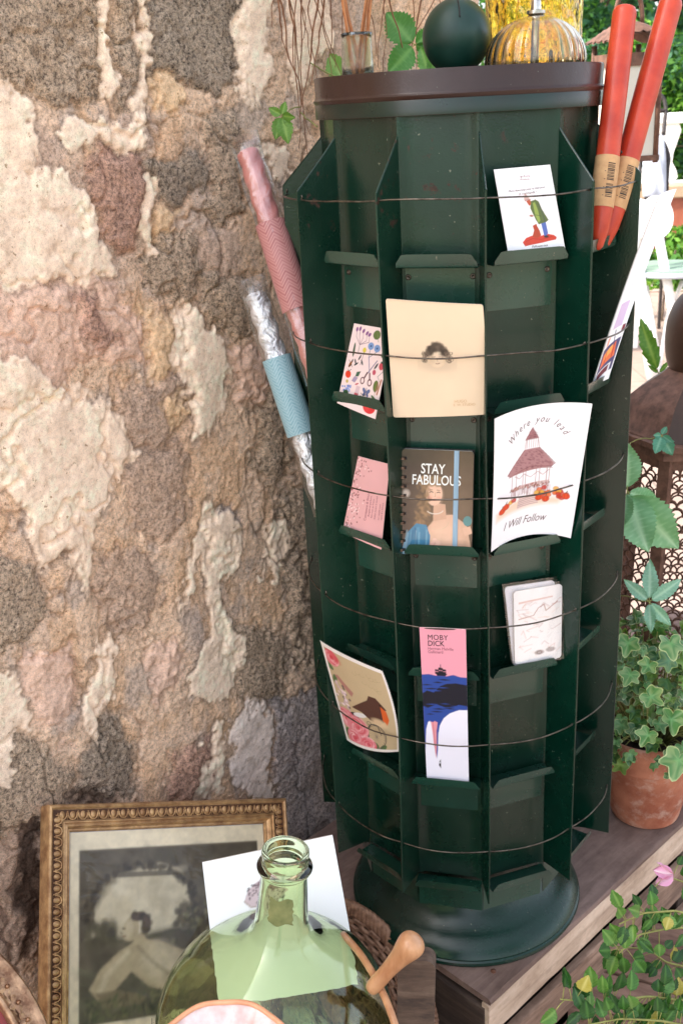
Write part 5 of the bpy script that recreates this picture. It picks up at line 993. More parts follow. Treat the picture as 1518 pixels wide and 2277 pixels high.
# basket rim and wall, fitted round the right side of the demijohn
from math import cos, sin
bc_ = CP+.91*(A(-.158, -.116, -.077)-CP)
bk = thing('wicker_basket', bc_-A(0.08, 0, .10), 'brown wicker basket behind the demijohn', 'basket')
bu = unit(A(1.056, 0, 1)); be1 = unit(A(1, .0, -1.05)-bu*(A(1, .0, -1.05)@bu)); be2 = np.cross(bu, be1); Rk = .119
M_wick = mat('wicker', lc(108, 76, 58), lc(160, 122, 98), 90, .6, 0, .3, 300)
def bp(a, r_, h): return bc_+Rk*r_*(cos(a)*be1+sin(a)*be2)+bu*h
for k in range(5):
    q = MB(); pts = [bp(a, 1+.018*sin(a*17+k*1.256), .008*cos(a*17+k*1.256)+.004*k*0) for a in np.linspace(0, 2*np.pi, 240, endpoint=False)]; q.tube(pts, .0052, 7, closed=True); q.build('rim_cane', M_wick, bk, True)
q = MB()
for j in range(18):
    h = -.012-j*.0062; rr_ = .985-.25*(j/26)**1.6; pts = [bp(a, rr_*(1+.022*sin(a*22+(j % 2)*math.pi)), h) for a in np.linspace(0, 2*np.pi, 200, endpoint=False)]; q.tube(pts, .0032, 5, closed=True)
q.build('weave', M_wick, bk, True)
for i in range(44):
    a = i*2*math.pi/44; q = MB(); q.tube([bp(a, (.985-.25*(max(0, j)/26)**1.6), -.012-j*.0062) for j in range(-2, 19, 4)], .0033, 5); q.build('stake', M_wick, bk, True)
# white card behind demijohn
nc = unit(A(.18, -.86, .45)); Pc = atd(740, 1860, 1.29); cc = [atp(x, y, Pc, nc) for x, y in ((450, 1918), (739, 1857), (800, 2190), (487, 2240))]
f, nn = coons(cc, 0); asp = 1.12; cv = Cv(asp, 300, (246, 246, 248)); r = random.Random(4)
cv.poly([(.27, .36), (.30, .29), (.36, .24), (.44, .20), (.52, .18), (.60, .22), (.62, .32), (.5, .40), (.36, .42), (.30, .40)], (206, 186, 190)); cv.poly([(.38, .26), (.44, .17), (.52, .12), (.56, .24), (.46, .30)], (120, 84, 96), .8, .01)
for i in range(70): cv.ell(r.uniform(.30, .58), r.uniform(.24, .40), .008, .006, (70, 48, 60), 0, .9)
cv.line([(.27, .36), (.31, .41), (.40, .42)], .01, (170, 150, 140))
t = cardthing('moth_card', cc, 'square white card with a speckled moth wing behind the demijohn neck', 'card'); sheet('card_sheet', f, nn, cv, t, thick=.004, res=110)
# wooden handle and dish edge right of the demijohn
M_beech = mat('beech', lc(166, 112, 74), lc(200, 150, 108), 50, .35, 0, .15, 200, stretch=(1, 1, .3), coat=.2)
h0 = atd(846, 2176, 1.15); h1 = atd(921, 2092, 1.13); hd_ = unit(h1-h0); sv = thing('wooden_strainer', h0-hd_*.05, 'pale turned wooden handle and thin hoop beside the demijohn', 'kitchen tool')
q = MB(); q.lathe(smooth([(0, -.02), (.0085, -.02), (.0088, .0), (.0085, .012), (.0095, .024), (.0110, .038), (.0142, .050), (.0154, .057), (.0145, .063), (.0105, .0675), (.005, .069), (0, .069)], 2), h0, 40, hd_); q.build('handle', M_beech, sv, True)
q = MB(); hp = [atd(x, y, t) for x, y, t in ((762, 2078, 1.24), (800, 2118, 1.20), (838, 2180, 1.165), (862, 2232, 1.14), (882, 2290, 1.12), (890, 2340, 1.11))]; s_ = np.linspace(0, 5, 40); H3 = np.stack([np.interp(s_, range(6), np.array(hp)[:, k]) for k in range(3)], 1)
for _ in range(12): H3[1:-1] = (H3[:-2]+H3[1:-1]*2+H3[2:])/4
q.tube(H3, .0042, 10); q.build('hoop', M_beech, sv, True)
# old board end, left of the crate
bA = atd(968, 2138, 1.165); bn_ = unit(A(-.12, -.98, .1)); bx = unit(A(1, -.1, -.04)); bz = unit(np.cross(bn_, bx)); bz *= np.sign(bz[2])
bd = thing('old_board', bA-bz*.16, 'weathered grey board end with a rounded corner left of the crate', 'board')
q = MB(); cz = [bA-bx*.042-bz*.30, bA-bz*.30]+[bA-bx*.012-bz*.012+.012*(bx*cos(a)+bz*sin(a)) for a in np.linspace(0, math.pi/2, 7)]+[bA-bx*.042-bz*.002]; q.ext(cz, -bn_*.024); q.build('board', woodmat('board_wood', lc(44, 34, 30), lc(92, 74, 62), lc(122, 104, 90), A(.06, 0, 1)), bd, 'a')
# ================================================================ FOREGROUND DISH AND ORNATE MIRROR
M_shell = mat('shell_pink', lc(196, 158, 150), lc(236, 216, 212), 30, .3, 0, .2, 60, coat=.4); M_sal = mat('salmon_rim', lc(206, 138, 100), lc(224, 162, 122), 60, .45)
sn = unit(unit(CP-atd(490, 2400, .9))*.35+A(0, 0, 1)*.8); sC = atd(492, 2392, .86); sh_ = thing('shell_dish', sC-sn*.03, 'pearly pink dish with salmon rim at the very bottom in front', 'dish')
flu = lambda a, z: 1+.012*np.cos(9*a)
q = MB(); q.lathe(smooth([(0, -.022), (.03, -.02), (.052, -.010), (.0635, .002)], 2), sC, 120, sn, rfun=lambda a, z: 1+.02*np.cos(18*a)*(z > -.02)); q.build('bowl', M_shell, sh_, True)
q = MB(); q.lathe([(.0635+.0022*cos(a), .0025+.0022*sin(a)) for a in np.linspace(0, 2*np.pi, 13)], sC, 120, sn, rfun=flu); q.build('rim', M_sal, sh_, True)
M_orn = mat('ornate_gilt', lc(120, 84, 62), lc(196, 156, 122), 70, .28, .75, .5, 160, .002)
mc = atd(-375, 2565, .98); mn = unit(unit(CP-mc)+A(.35, 0, .1)); mr = thing('ornate_mirror', mc, 'ornate round gilt frame with red centre in the lower left corner', 'frame')
Rm = .229
q = MB(); q.lathe(smooth([(Rm-.036, -.004), (Rm-.035, .006), (Rm-.031, .009), (Rm-.028, .006), (Rm-.024, .0045), (Rm-.012, .006), (Rm-.007, .009), (Rm-.003, .010), (Rm, .006), (Rm+.001, -.004), (Rm, -.012)], 1), mc, 160, mn); q.build('ring_moulding', M_orn, mr, True)
me1 = unit(np.cross(mn, A(0, 0, 1))); me2 = np.cross(mn, me1)
q = MB(); rr2 = random.Random(6)
for i in range(64):                                           # relief leaves and blossoms round the ring
    a = i*2*math.pi/64; cen = mc+(Rm-.018)*(cos(a)*me1+sin(a)*me2)+mn*.006; ra = cos(a)*me1+sin(a)*me2; ta = -sin(a)*me1+cos(a)*me2
    for k in range(5): b_ = k*2*math.pi/5+i; d_ = cos(b_)*ra+sin(b_)*ta; leaflet(q, cen, d_, mn, .0120, .0042, 0, 0, droop=-.1, fold=-.2, nt=6)
    q.lathe([(.0026, .001), (.0022, .003), (0, .0038)], cen, 8, mn)
q.build('relief', M_orn, mr, True)
q = MB(); q.lathe([(0, .001), (Rm-.036, .001)], mc, 64, mn); q.build('red_panel', mat('red_velvet', lc(96, 18, 12), lc(150, 34, 18), 40, .35, coat=.4), mr, True)
# ================================================================ POT WITH IVY
po = A(.335, .165, .001); pt_ = thing('potted_ivy', po, 'variegated ivy in a terracotta pot on the crate beside the rack', 'potted plant')
M_terra = mat('terracotta', lc(150, 84, 60), lc(196, 128, 98), 14, .8, 0, .25, 200, rvar=.05)
PK = 1.22; q = MB(); q.lathe(smooth([(x*PK, z*1.33) for x, z in [(0, 0), (.046, 0), (.0475, .002), (.050, .012), (.0635, .088), (.0642, .090), (.0700, .0905), (.0708, .093), (.0732, .124), (.0735, .128), (.0725, .131), (.0700, .1325), (.0680, .1315), (.0665, .126), (.062, .10), (0, .09)]], 2), po, 96); q.build('pot', M_terra, pt_, True)
T_ = M_terra.node_tree; P_ = T_.nodes['Principled BSDF']; src = P_.inputs['Base Color'].links[0].from_socket; nl = noise(T_, 38, 8, .7, geo(T_)); rl = ramp(T_, nl.outputs[0], [(.5, (0, 0, 0)), (.72, (.7, .7, .7))]); c5 = mixc(T_, rl.outputs[0], src, lc(206, 176, 158)); nl2 = noise(T_, 17, 7, .65, geo(T_)); rl2 = ramp(T_, nl2.outputs[0], [(.58, (0, 0, 0)), (.7, (.6, .6, .6))]); T_.links.new(mixc(T_, rl2.outputs[0], c5, lc(104, 66, 52)), P_.inputs['Base Color'])
q = MB(); xs = np.linspace(0, .0655, 14); V = []
q.lathe([(x*PK, .153+.002*math.sin(x*300)) for x in xs[::-1]], po, 48, rfun=lambda a, z: 1); q.build('soil', M_soil, pt_, True)
r = random.Random(12); Q = [MB(), MB()]; SM = MB()
cvw = unit(CP-po)
for i in range(400):
    a = r.uniform(0, 2*math.pi); h = r.random(); rad = (.085+.012*r.random())*math.sqrt(r.random())*(1.0-.45*h*h) if r.random() < .35 else (.088+.022*r.random())*(1.0-.42*h*h)
    c = po+A(rad*cos(a)*1.15, rad*sin(a)*1.15, .182+.165*h-.03*(rad > .095)); outw = unit(A(cos(a), sin(a), .5+.8*h)); nm = unit(outw+.5*cvw+A(r.gauss(0, .55), r.gauss(0, .55), r.gauss(0, .55)))
    up = unit(A(cos(a), sin(a), -.8)+A(r.gauss(0, .6), r.gauss(0, .6), r.gauss(0, .6)))
    cg = r.choice([(62, 108, 58), (84, 132, 74), (104, 148, 98), (108, 144, 68), (84, 126, 90), (52, 92, 50)]); ce = r.choice([(196, 206, 150), (220, 222, 188), (150, 180, 96), (176, 196, 120)])
    ivyleaf(Q[0], c, nm, up, r.uniform(.010, .0225), cg, ce, r.choice([.07, .11, .17]), r.uniform(.55, 1.15))
    if i % 2: SM.tube([po+A(rad*.3*cos(a), rad*.3*sin(a), .15), po+A(rad*.6*cos(a), rad*.6*sin(a), .17+.05*h), c-nm*.002], .0008, 4)
for (x, y, t_, R) in [(1508, 1690, 1.47, .032), (1490, 1600, 1.48, .026), (1440, 1635, 1.48, .020), (1445, 1550, 1.47, .022), (1400, 1500, 1.5, .020), (1395, 1430, 1.5, .023), (1490, 1430, 1.5, .027), (1440, 1480, 1.49, .018)]:
    ivyleaf(Q[0], atd(x, y, t_), cvw+A(r.gauss(0, .3), 0, .3), A(r.gauss(0, .6), 0, -1), R, (88, 134, 78), (212, 218, 160), .12)
Q[0].build('foliage', M_leaf, pt_, True, True); SM.build('stems', M_stem, pt_, True)
# ================================================================ TALL MESH LANTERN ON THE CRATE
lo2 = CP+ray(1470, 1605)*(CP[2]/-ray(1470, 1605)[2]); lo2 = A(lo2[0], lo2[1], .002)
lax = unit(A(.03, .0, 1.0)); D_l = depth(lo2); Rh = .140; H_b = .60; LX = unit(CR-lax*(CR@lax)); LY = np.cross(lax, LX)
ln = thing('mesh_lantern', lo2, 'big rusty hexagonal lantern with pierced scale mesh sides and a domed roof', 'lantern')
M_brown = mat('lantern_brown', lc(62, 44, 34), lc(82, 58, 46), 8, .55, .2, .1, 200); M_rust2 = mat('lantern_rust', lc(84, 58, 46), lc(128, 92, 76), 50, .7, .2, .4, 260)
th0 = -124
def hx(k, R, z): a = R_(th0+60*k); return lo2+lax*z+R*(cos(a)*LX+sin(a)*LY)
# base, posts, mesh, cornice, roof
q = MB()
for (R0, z0), (R1, z1) in zip([(Rh+.012, 0), (Rh+.012, .02), (Rh, .024), (Rh, .045)][:-1], [(Rh+.012, .02), (Rh, .024), (Rh, .045)]): q.grid([[hx(k, R0, z0) for k in range(7)], [hx(k, R1, z1) for k in range(7)]])
q.add([hx(k, Rh, .045) for k in range(6)], [tuple(range(6))]); q.build('base', M_rust2, ln)
for k in range(6):
    q = MB(); a, b_ = hx(k, Rh-.004, .04), hx(k, Rh-.004, H_b); rad_ = unit(a-(lo2+lax*.04)); tn = np.cross(lax, rad_); q.box((a+b_)/2, (.009, .011, np.linalg.norm(b_-a)/2), [rad_, tn, lax], .002); q.build('post', M_rust2, ln)
q = MB()
cor = [(Rh-.004, H_b-.03), (Rh+.004, H_b-.029), (Rh+.005, H_b-.012), (Rh+.014, H_b-.010), (Rh+.014, H_b+.004), (Rh+.022, H_b+.006), (Rh+.022, H_b+.016), (Rh+.012, H_b+.02)]
q.grid([[hx(k, R, z) for k in range(7)] for R, z in cor]); q.grid([[hx(k, R, z) for k in range(7)] for R, z in cor[:1]+[(Rh-.03, H_b-.028)]], flip=True); q.build('cornice', M_rust2, ln)
roofp = [(Rh+.012, H_b+.02), (Rh+.0, H_b+.034), (Rh-.020, H_b+.068), (Rh-.048, H_b+.090), (Rh-.075, H_b+.108), (.056, H_b+.116), (.050, H_b+.122)]
for k in range(6): q = MB(); q.grid([[hx(k, R, z), hx(k+.0, R, z)*.5+hx(k+1, R, z)*.5+unit(hx(k+.5, 1, 0)-lo2)*.004, hx(k+1, R, z)] for R, z in smooth(roofp, 1)]); q.build('roof_panel', M_brown if k % 2 == 0 else M_rust2, ln, True)
q = MB(); q.lathe(smooth([(.050, .120), (.056, .134), (.061, .165), (.060, .205), (.048, .238), (.030, .256), (.012, .262), (.010, .272), (0, .274)], 2), lo2+lax*H_b, 48, lax); q.build('dome', M_brown, ln, True)
q = MB(); rc = [lo2+lax*(H_b+.295)+.024*(cos(a)*LX+sin(a)*lax) for a in np.linspace(0, 2*np.pi, 20, endpoint=False)]; q.tube(rc, .003, 6, closed=True); q.build('ring', M_rust2, ln, True)
for k in range(6):                                            # pierced scale mesh: rows of arches
    q = MB(); a0, a1 = hx(k, Rh-.006, 0), hx(k+1, Rh-.006, 0); e = unit(a1-a0); W_l = np.linalg.norm(a1-a0); cs = .0250; rw = .0150; j = 0; z = .052
    nrm_ = unit(np.cross(e, lax))
    while z < H_b-.034:
        x = .012+(cs/2 if j % 2 else 0)
        while x < W_l-.010:
            an = np.linspace(-.25, math.pi+.25, 8); q.tube([a0+e*(x+cs*.5*cos(t_))+lax*(z+.0120*sin(t_)) for t_ in an], .0019, 4, cap=False); x += cs
        z += rw; j += 1
    q.build('pierced_panel', M_rust2, ln, True)
q = MB(); q.lathe([(0, .046), (.032, .046), (.032, .16), (0, .162)], lo2, 32, lax); q.build('candle_inside', mat('white_wax', lc(236, 230, 216), sss=.2), ln, True)
# ================================================================ TRAILING PLANTS, LOWER RIGHT
M_box = woodmat('low_box_wood', lc(84, 62, 52), lc(126, 98, 84), lc(156, 128, 112), A(.9, -.4, 0))
bxo = atd(1560, 2190, 1.62); bo_ = thing('low_wooden_box', A(bxo[0], bxo[1], FLOOR), 'low old wooden box holding the trailing plants beside the crate', 'box')
bxd = unit(A(.90, -.42, 0)); bxn = A(.42, .90, 0)
for k in range(3): plank(A(bxo[0], bxo[1], -.185-.001*k)-bxd*.20+bxn*(k*.075-.02), .42, .068, .016, bxd, bxn, ZZ, n=30).build('top_slat', M_box, bo_, 'a')
for k in range(2): plank(A(bxo[0], bxo[1], -.205-k*.08)-bxd*.20-bxn*.02, .42, .066, .014, bxd, -ZZ, -bxn, n=30).build('side_slat', M_box, bo_, 'a')
def trail(root, t0, pts, label, nleaf, seed, big=1.0, fl=None, cat='trailing plant'):
    P = np.array([atd(x, y, t) for x, y, t in pts]); th = thing('trailing_plant', P[0], label, cat, 'plants trailing in front of the crate'); r = random.Random(seed)
    # densify
    s = np.linspace(0, len(P)-1, 60); C3 = np.stack([np.interp(s, range(len(P)), P[:, k]) for k in range(3)], 1); 
    for _ in range(6): C3[1:-1] = (C3[:-2]+C3[1:-1]*2+C3[2:])/4
    q = MB(); q.tube(C3, np.linspace(.0016, .0008, 60), 6); 
    L = MB()
    for i in range(nleaf):
        k = r.randint(3, 58); c = C3[k]; tg_ = unit(C3[min(59, k+1)]-C3[k-1]); side = unit(np.cross(tg_, CF))*r.choice([-1, 1]); d_ = unit(side+tg_*r.uniform(-.2, .8)+CU*r.uniform(-.6, .5)+CF*r.uniform(-.4, .4)); st = c+d_*r.uniform(.004, .018)
        q.tube([c, (c+st)/2+CU*.001, st], .0006, 4); nm = unit(-CF+A(r.gauss(0, .5), r.gauss(0, .3), r.gauss(.3, .4)))
        c1, c2 = r.choice([((48, 92, 32), (84, 132, 58)), ((60, 106, 40), (98, 146, 68)), ((34, 74, 30), (66, 110, 50)), ((84, 128, 52), (128, 164, 84))]) if r.random() < .97 else ((172, 160, 70), (200, 190, 110))
        leaflet(L, st, d_, nm, r.uniform(.012, .024)*big, r.uniform(.005, .0095)*big, 5, .10, c1, c2, r.uniform(-.1, .35), .25, nt=8)
    q.build('stem', M_stem, th, True); L.build('leaves', M_leaf, th, True, True); return th
trail(0, 0, [(1580, 2045, 1.32), (1500, 2025, 1.27), (1430, 2030, 1.24), (1375, 2055, 1.22)], 'upper leafy trail reaching left across the crate side', 18, 1, 1.1)
trail(0, 0, [(1560, 2060, 1.34), (1480, 2065, 1.28), (1420, 2078, 1.26), (1375, 2120, 1.25)], 'middle leafy trail with drooping pale leaf tips', 22, 2, 1.1)
trail(0, 0, [(1570, 2160, 1.36), (1480, 2140, 1.31), (1440, 2110, 1.28), (1370, 2105, 1.26)], 'green trail in front of the dark gap under the slats', 16, 3)
trail(0, 0, [(1560, 2230, 1.30), (1440, 2215, 1.24), (1340, 2230, 1.20), (1245, 2222, 1.17)], 'lowest long trail running along the bottom edge', 40, 4, 1.15)
trail(0, 0, [(1570, 2290, 1.28), (1470, 2270, 1.22), (1380, 2265, 1.19), (1300, 2280, 1.17)], 'dense clump with yellowing leaves in the bottom right corner', 46, 5, 1.1)
trail(0, 0, [(1575, 2110, 1.38), (1520, 2180, 1.33), (1490, 2240, 1.28), (1430, 2260, 1.24)], 'stem climbing at the right edge above the clump', 24, 6)
tf_ = trail(0, 0, [(1580, 1940, 1.34), (1530, 1965, 1.31), (1500, 1955, 1.29), (1482, 1950, 1.28)], 'stem bearing one pink and white flower bud', 7, 7)
q = MB(); fc = atd(1474, 1945, 1.28); 
for i in range(5): a = i*1.257; leaflet(q, fc+A(.012, 0, 0), unit(-CR*1.0+.35*(cos(a)*CU+sin(a)*CF)), cos(a)*CU+sin(a)*-CF, .024, .009, 0, 0, (222, 160, 196), (240, 222, 232), -.3, .5, nt=8)
q.build('flower', M_leaf, tf_, True, True)
q = MB(); q.tube([fc+A(0, 0, -.004), atd(1450, 1978, 1.27)], .0007, 5); q.build('pistil', M_stem, tf_)
# ================================================================ FURNITURE AND GARDEN BEYOND
M_white = mat('white_paint', lc(226, 224, 222), lc(238, 236, 234), 20, .5); M_iron = mat('black_iron', lc(38, 34, 34), lc(58, 50, 48), 40, .6, .3)
def fl(x, y, D): P = atd(x, y, D); return A(P[0], P[1], FLOOR)
# white folding chair
D0 = 6.0; ch = thing('garden_chair', fl(1470, 800, D0), 'white garden chair with oval back and grey green seat', 'chair')
q = MB(); c0 = atd(1458, 483, D0); 
seg_ = [(cos(a), sin(a)) for a in np.linspace(0, 2*np.pi, 32, endpoint=False)]
q.ext([c0+CR*.098*x*1.0+CU*(.125*y) for x, y in seg_], CF*.02); q.build('backrest', M_white, ch)
for (a, b_, r0, nm) in [((1464, 530), (1508, 765), .026, 'leg'), ((1412, 560), (1452, 860), .036, 'leg'), ((1416, 470), (1412, 570), .02, 'back_post')]:
    q = MB(); q.tube([atd(*a, D0-.05), atd(*b_, D0+.05)], r0, 14); q.build(nm, M_white, ch, True)
q = MB(); sc0 = atd(1492, 598, D0+.1); q.ext([sc0+A(.24*x, .24*y, 0) for x, y in seg_], A(0, 0, .02)); q.build('seat', mat('sage_seat', lc(112, 138, 120), lc(128, 152, 134), 10, .5), ch)
q = MB(); q.tube([sc0+A(.245*x, .245*y, -.005) for x, y in seg_], .016, 8, closed=True); q.build('seat_rim', mat('pale_metal', lc(180, 188, 200)), ch, True)
for a, b_ in (((1436, 636), (1466, 810)), ((1486, 690), (1455, 870)), ((1516, 625), (1500, 665))): q = MB(); q.tube([atd(*a, D0+.12), atd(*b_, D0+.12)], .013, 8); q.build('brace', M_white, ch, True)
tb = thing('white_table', fl(1405, 560, D0+.5), 'white table edge just right of the rack behind the chair', 'table')
q = MB(); tc0 = atd(1395, 452, D0+.5); q.box(tc0-A(.25, 0, .09), (.38, .25, .10), None, .01); q.build('table_top', M_white, tb)
for sx_ in (-.55, .08): q = MB(); q.box(A(tc0[0]+sx_, tc0[1], (tc0[2]-.19+FLOOR)/2), (.02, .02, (tc0[2]-.19-FLOOR)/2)); q.build('leg', M_white, tb)
# iron armchair with grey cushion
D1 = 7.0; ic = thing('iron_armchair', fl(1460, 500, D1), 'dark wrought iron chair with a grey cushion on its back', 'chair')
def path(pts, D): return [atd(x, y, D) for x, y in pts]
for pts, r0 in (([(1455, 222), (1466, 208), (1476, 222), (1480, 245), (1477, 262), (1474, 300)], .013), ([(1430, 300), (1446, 296), (1464, 303), (1478, 325), (1486, 352), (1482, 372), (1480, 425)], .016), ([(1450, 350), (1482, 354)], .012), ([(1436, 350), (1434, 425)], .012), ([(1462, 246), (1478, 246)], .014), ([(1420, 262), (1425, 290), (1420, 425)], .013)):
    q = MB(); P = np.array(path(pts, D1)); s = np.linspace(0, len(P)-1, 24); C3 = np.stack([np.interp(s, range(len(P)), P[:, k]) for k in range(3)], 1)
    for _ in range(2): C3[1:-1] = (C3[:-2]+C3[1:-1]*2+C3[2:])/4
    q.tube(C3, r0, 8); q.build('iron_bar', M_iron, ic, True)
q = MB(); cu_ = atd(1455, 368, D1-.06); G = []
for v in np.linspace(-1, 1, 14):
    G.append([cu_+CR*.075*u*(1-.25*max(0, v)**2)+CU*.20*v-CF*.03*math.sqrt(max(0, (1-u*u)*(1-v*v)))*(1+.3*sin(u*6+v*5)) for u in np.linspace(-1, 1, 12)])
q.grid(G); q.grid([[p_+CF*.02 for p_ in row] for row in G], flip=True); q.build('cushion', mat('grey_cloth', lc(158, 162, 174), lc(186, 190, 200), 12, .9), ic, True)
for sx_, sy_ in ((0, 0), (.45, 0), (0, .4), (.45, .4)): q = MB(); b0 = atd(1436, 425, D1); q.tube([A(b0[0]+sx_*.3, b0[1]+sy_, b0[2]), A(b0[0]+sx_*.3, b0[1]+sy_, FLOOR)], .012, 6); q.build('leg', M_iron, ic)
# hanging lantern with cream panes behind the candles
D2 = 2.35; hl0 = atd(1383, 352, D2); hl = thing('pane_lantern', hl0, 'rusty lantern with cream panes and a curved roof behind the red candles', 'lantern')
ex = unit(A(CR[0], CR[1], 0)); ey = A(-ex[1], ex[0], 0); hw = .052; HT = .235
rot = R_(12); ex, ey = ex*cos(rot)+ey*sin(rot), -ex*sin(rot)+ey*cos(rot); M_cream = mat('cream_pane', lc(206, 200, 186), lc(220, 214, 200), 6, .5)
for sx_ in (-1, 1):
    for sy_ in (-1, 1): q = MB(); q.tube([hl0+ex*hw*sx_+ey*hw*sy_+A(0, 0, -.01), hl0+ex*hw*sx_+ey*hw*sy_+A(0, 0, HT)], .0062, 8); q.build('post', M_rust2, hl, True)
for n_, e_ in ((ex, ey), (ey, ex)):
    for s_ in (-1, 1): q = MB(); q.box(hl0+n_*s_*(hw-.002)+A(0, 0, HT/2-.02), (.0015, hw-.006, HT/2-.02), [n_, e_, ZZ]); q.build('pane', M_cream, hl)
q = MB(); 
for z in (HT-.045, ): 
    for n_, e_ in ((ex, ey), (ey, ex)):
        for s_ in (-1, 1): q.box(hl0+n_*s_*(hw+.001)+A(0, 0, z+.012), (.004, hw+.004, .013), [n_, e_, ZZ])
q.build('top_band', M_rust2, hl)
q = MB(); q.box(hl0, (hw+.006, hw+.006, .006), [ex, ey, ZZ]); q.build('floor_plate', M_rust2, hl)
G = []
for v in np.linspace(-1, 1, 15): G.append([hl0+ex*u*(hw+.022)+ey*v*(hw+.018)+A(0, 0, HT+.004+.040*(1-u*u*.95)*(1-v*v*.6)+.002*sin(u*23+v*17)) for u in np.linspace(-1, 1, 19)])
q = MB(); q.grid(G, flip=False); q.grid([[p_-A(0, 0, .003) for p_ in row] for row in G], flip=True); q.build('roof', M_rust2, hl, True)
q = MB(); q.tube([hl0+ex*.032*cos(a)+A(0, 0, HT+.038+.075*sin(a)) for a in np.linspace(0, math.pi, 16)], .005, 7); q.build('handle', M_rust2, hl, True)
q = MB(); q.tube([hl0+A(0, 0, HT+.11), hl0+A(.01, 0, HT+1.0)], .003, 6); q.build('hanging_cord', M_twig, hl, True)
# balustrade
D3 = 9.5; tr_ = atd(1470, 252, D3); zr = tr_[2]; bx0 = A(.2, tr_[1]+.5, 0); ux = unit(A(.985, -.17, 0)); uy = A(.17, .985, 0)
base0 = A(tr_[0], tr_[1], 0); zb_ = atd(1470, 425, D3)[2]
bl = thing('balustrade', base0+A(0, 0, zb_), 'white wooden balustrade at the edge of the garden', 'balustrade')
q = MB(); q.box(base0+A(0, 0, zr-.045), (4.5, .06, .045), [ux, uy, ZZ], .01); q.build('handrail', M_white, bl)
q = MB(); q.box(base0+A(0, 0, zb_+.03), (4.5, .05, .04), [ux, uy, ZZ], .01); q.build('bottom_rail', M_white, bl)
hb = zr-.10-zb_-.05
for i in range(-14, 18):
    xo = i*.285+.055; pr = [(.085, 0), (.115, .08), (.10, .2), (.06, .34), (.065, .5), (.10, .72), (.125, .88), (.10, 1.0)]; poly = [base0+ux*(xo+w_)+A(0, 0, zb_+.06+hb*v) for w_, v in pr]+[base0+ux*(xo-w_)+A(0, 0, zb_+.06+hb*v) for w_, v in pr[::-1]]
    q = MB(); q.ext([p_-uy*.012 for p_ in poly], uy*.024); q.build('baluster', M_white, bl)
wl = thing('timber_edging', base0+A(0, -.3, FLOOR), 'red brown timber edging board below the balustrade', 'timber edging')
M_redw = mat('red_brown_wood', lc(126, 66, 46), lc(152, 84, 60), 6, .6); M_tan = mat('tan_wood', lc(150, 128, 104), lc(170, 146, 120), 6, .6)
q = MB(); q.box(base0-uy*.35+A(0, 0, (zb_+FLOOR-.02)/2+.10), (4.5, .10, (zb_-FLOOR-.02)/2-.10), [ux, uy, ZZ], .01); q.build('board', M_redw, wl)
q = MB(); q.box(base0-uy*.33+A(0, 0, zb_+.01), (4.5, .16, .055), [ux, uy, ZZ], .01); q.build('cap', M_tan, wl)
q = MB(); q.box(base0-uy*1.2+A(0, 0, FLOOR+.11), (4.5, .25, .11), [ux, uy, ZZ], .01); q.build('step', mat('stone_step', lc(186, 170, 158), lc(206, 190, 178), 5, .8), wl)
# leafy plants in front of the edging, trees and hedge behind
def leafcloud(q, cen, rad, n, sz, cols, r, flat=.8, clumps=14):
    cs = [(A(*r_unit(r))*rad*r.uniform(.35, .95), r.uniform(.22, .42)) for _ in range(clumps)]
    N = n; V = np.zeros((N, 4, 3)); Cc = np.zeros((N, 4, 3))
    for i in range(N):
        cl, k = cs[r.randrange(clumps)]; p_ = cen+cl+A(*r_unit(r))*rad*k*r.uniform(.4, 1)
        nm = A(*r_unit(r)); nm = unit(nm+A(-.3, -.4, .5)); u = unit(np.cross(nm, A(*r_unit(r)))); v = np.cross(nm, u); s_ = sz*r.uniform(.6, 1.3)
        V[i] = [p_-u*s_, p_-v*s_*.5, p_+u*s_, p_+v*s_*.5]; Cc[i] = lin(r.choice(cols))*r.uniform(.8, 1.2)
    q.add(V.reshape(-1, 3), np.arange(N*4).reshape(N, 4).tolist(), Cc.reshape(-1, 3))
def r_unit(r):
    z = r.uniform(-1, 1); a = r.uniform(0, 6.283); s_ = math.sqrt(1-z*z); return s_*cos(a), s_*sin(a), z
def bush(name, c, rad, n, sz, cols, label, cat, seed, trunk=None, group=None):
    r = random.Random(seed); th = thing(name, A(c[0], c[1], FLOOR), label, cat, group); q = MB(); leafcloud(q, A(*c), A(*rad), n, sz, cols, r); q.build('crown', M_leafd, th, False, True)
    q = MB(); b0 = A(c[0], c[1], FLOOR-.02); top = A(*c)+A(0, 0, rad[2]*.3); q.tube(wob(b0, top, 12, .08*rad[0], seed), np.linspace(trunk or .05, (trunk or .05)*.35, 12), 10)
    for i in range(7): a = i*.9+seed; s0 = b0*(.45-.04*i)+top*(.55+.04*i); q.tube(wob(s0, A(*c)+A(cos(a)*rad[0]*.7, sin(a)*rad[1]*.7, rad[2]*r.uniform(-.3, .7)), 8, .1*rad[0], i), np.linspace((trunk or .05)*.4, .008, 8), 6)
    q.build('trunk', mat('bark_'+str(seed), lc(70, 56, 44), lc(104, 86, 70), 10, .9), th, True)
GC = [(60, 104, 62), (76, 124, 60), (52, 92, 66), (96, 144, 66), (66, 112, 84)]; GY = [(90, 140, 50), (110, 160, 60), (70, 120, 48), (130, 176, 76)]
def gp(x, D): P = atd(x, 300, D); return P[0], P[1]
x_, y_ = gp(1330, 15); bush('broadleaf_tree', (x_, y_, 3.2), (2.6, 2.2, 2.8), 9000, .085, GC, 'blue green tree behind the amber jar and cream lantern', 'tree', 31, .16)
x_, y_ = gp(1500, 16.5); bush('broadleaf_tree', (x_, y_, 3.0), (2.3, 2.0, 2.7), 8000, .085, GC+GY, 'tree with sky gaps behind the right candle', 'tree', 32, .15)
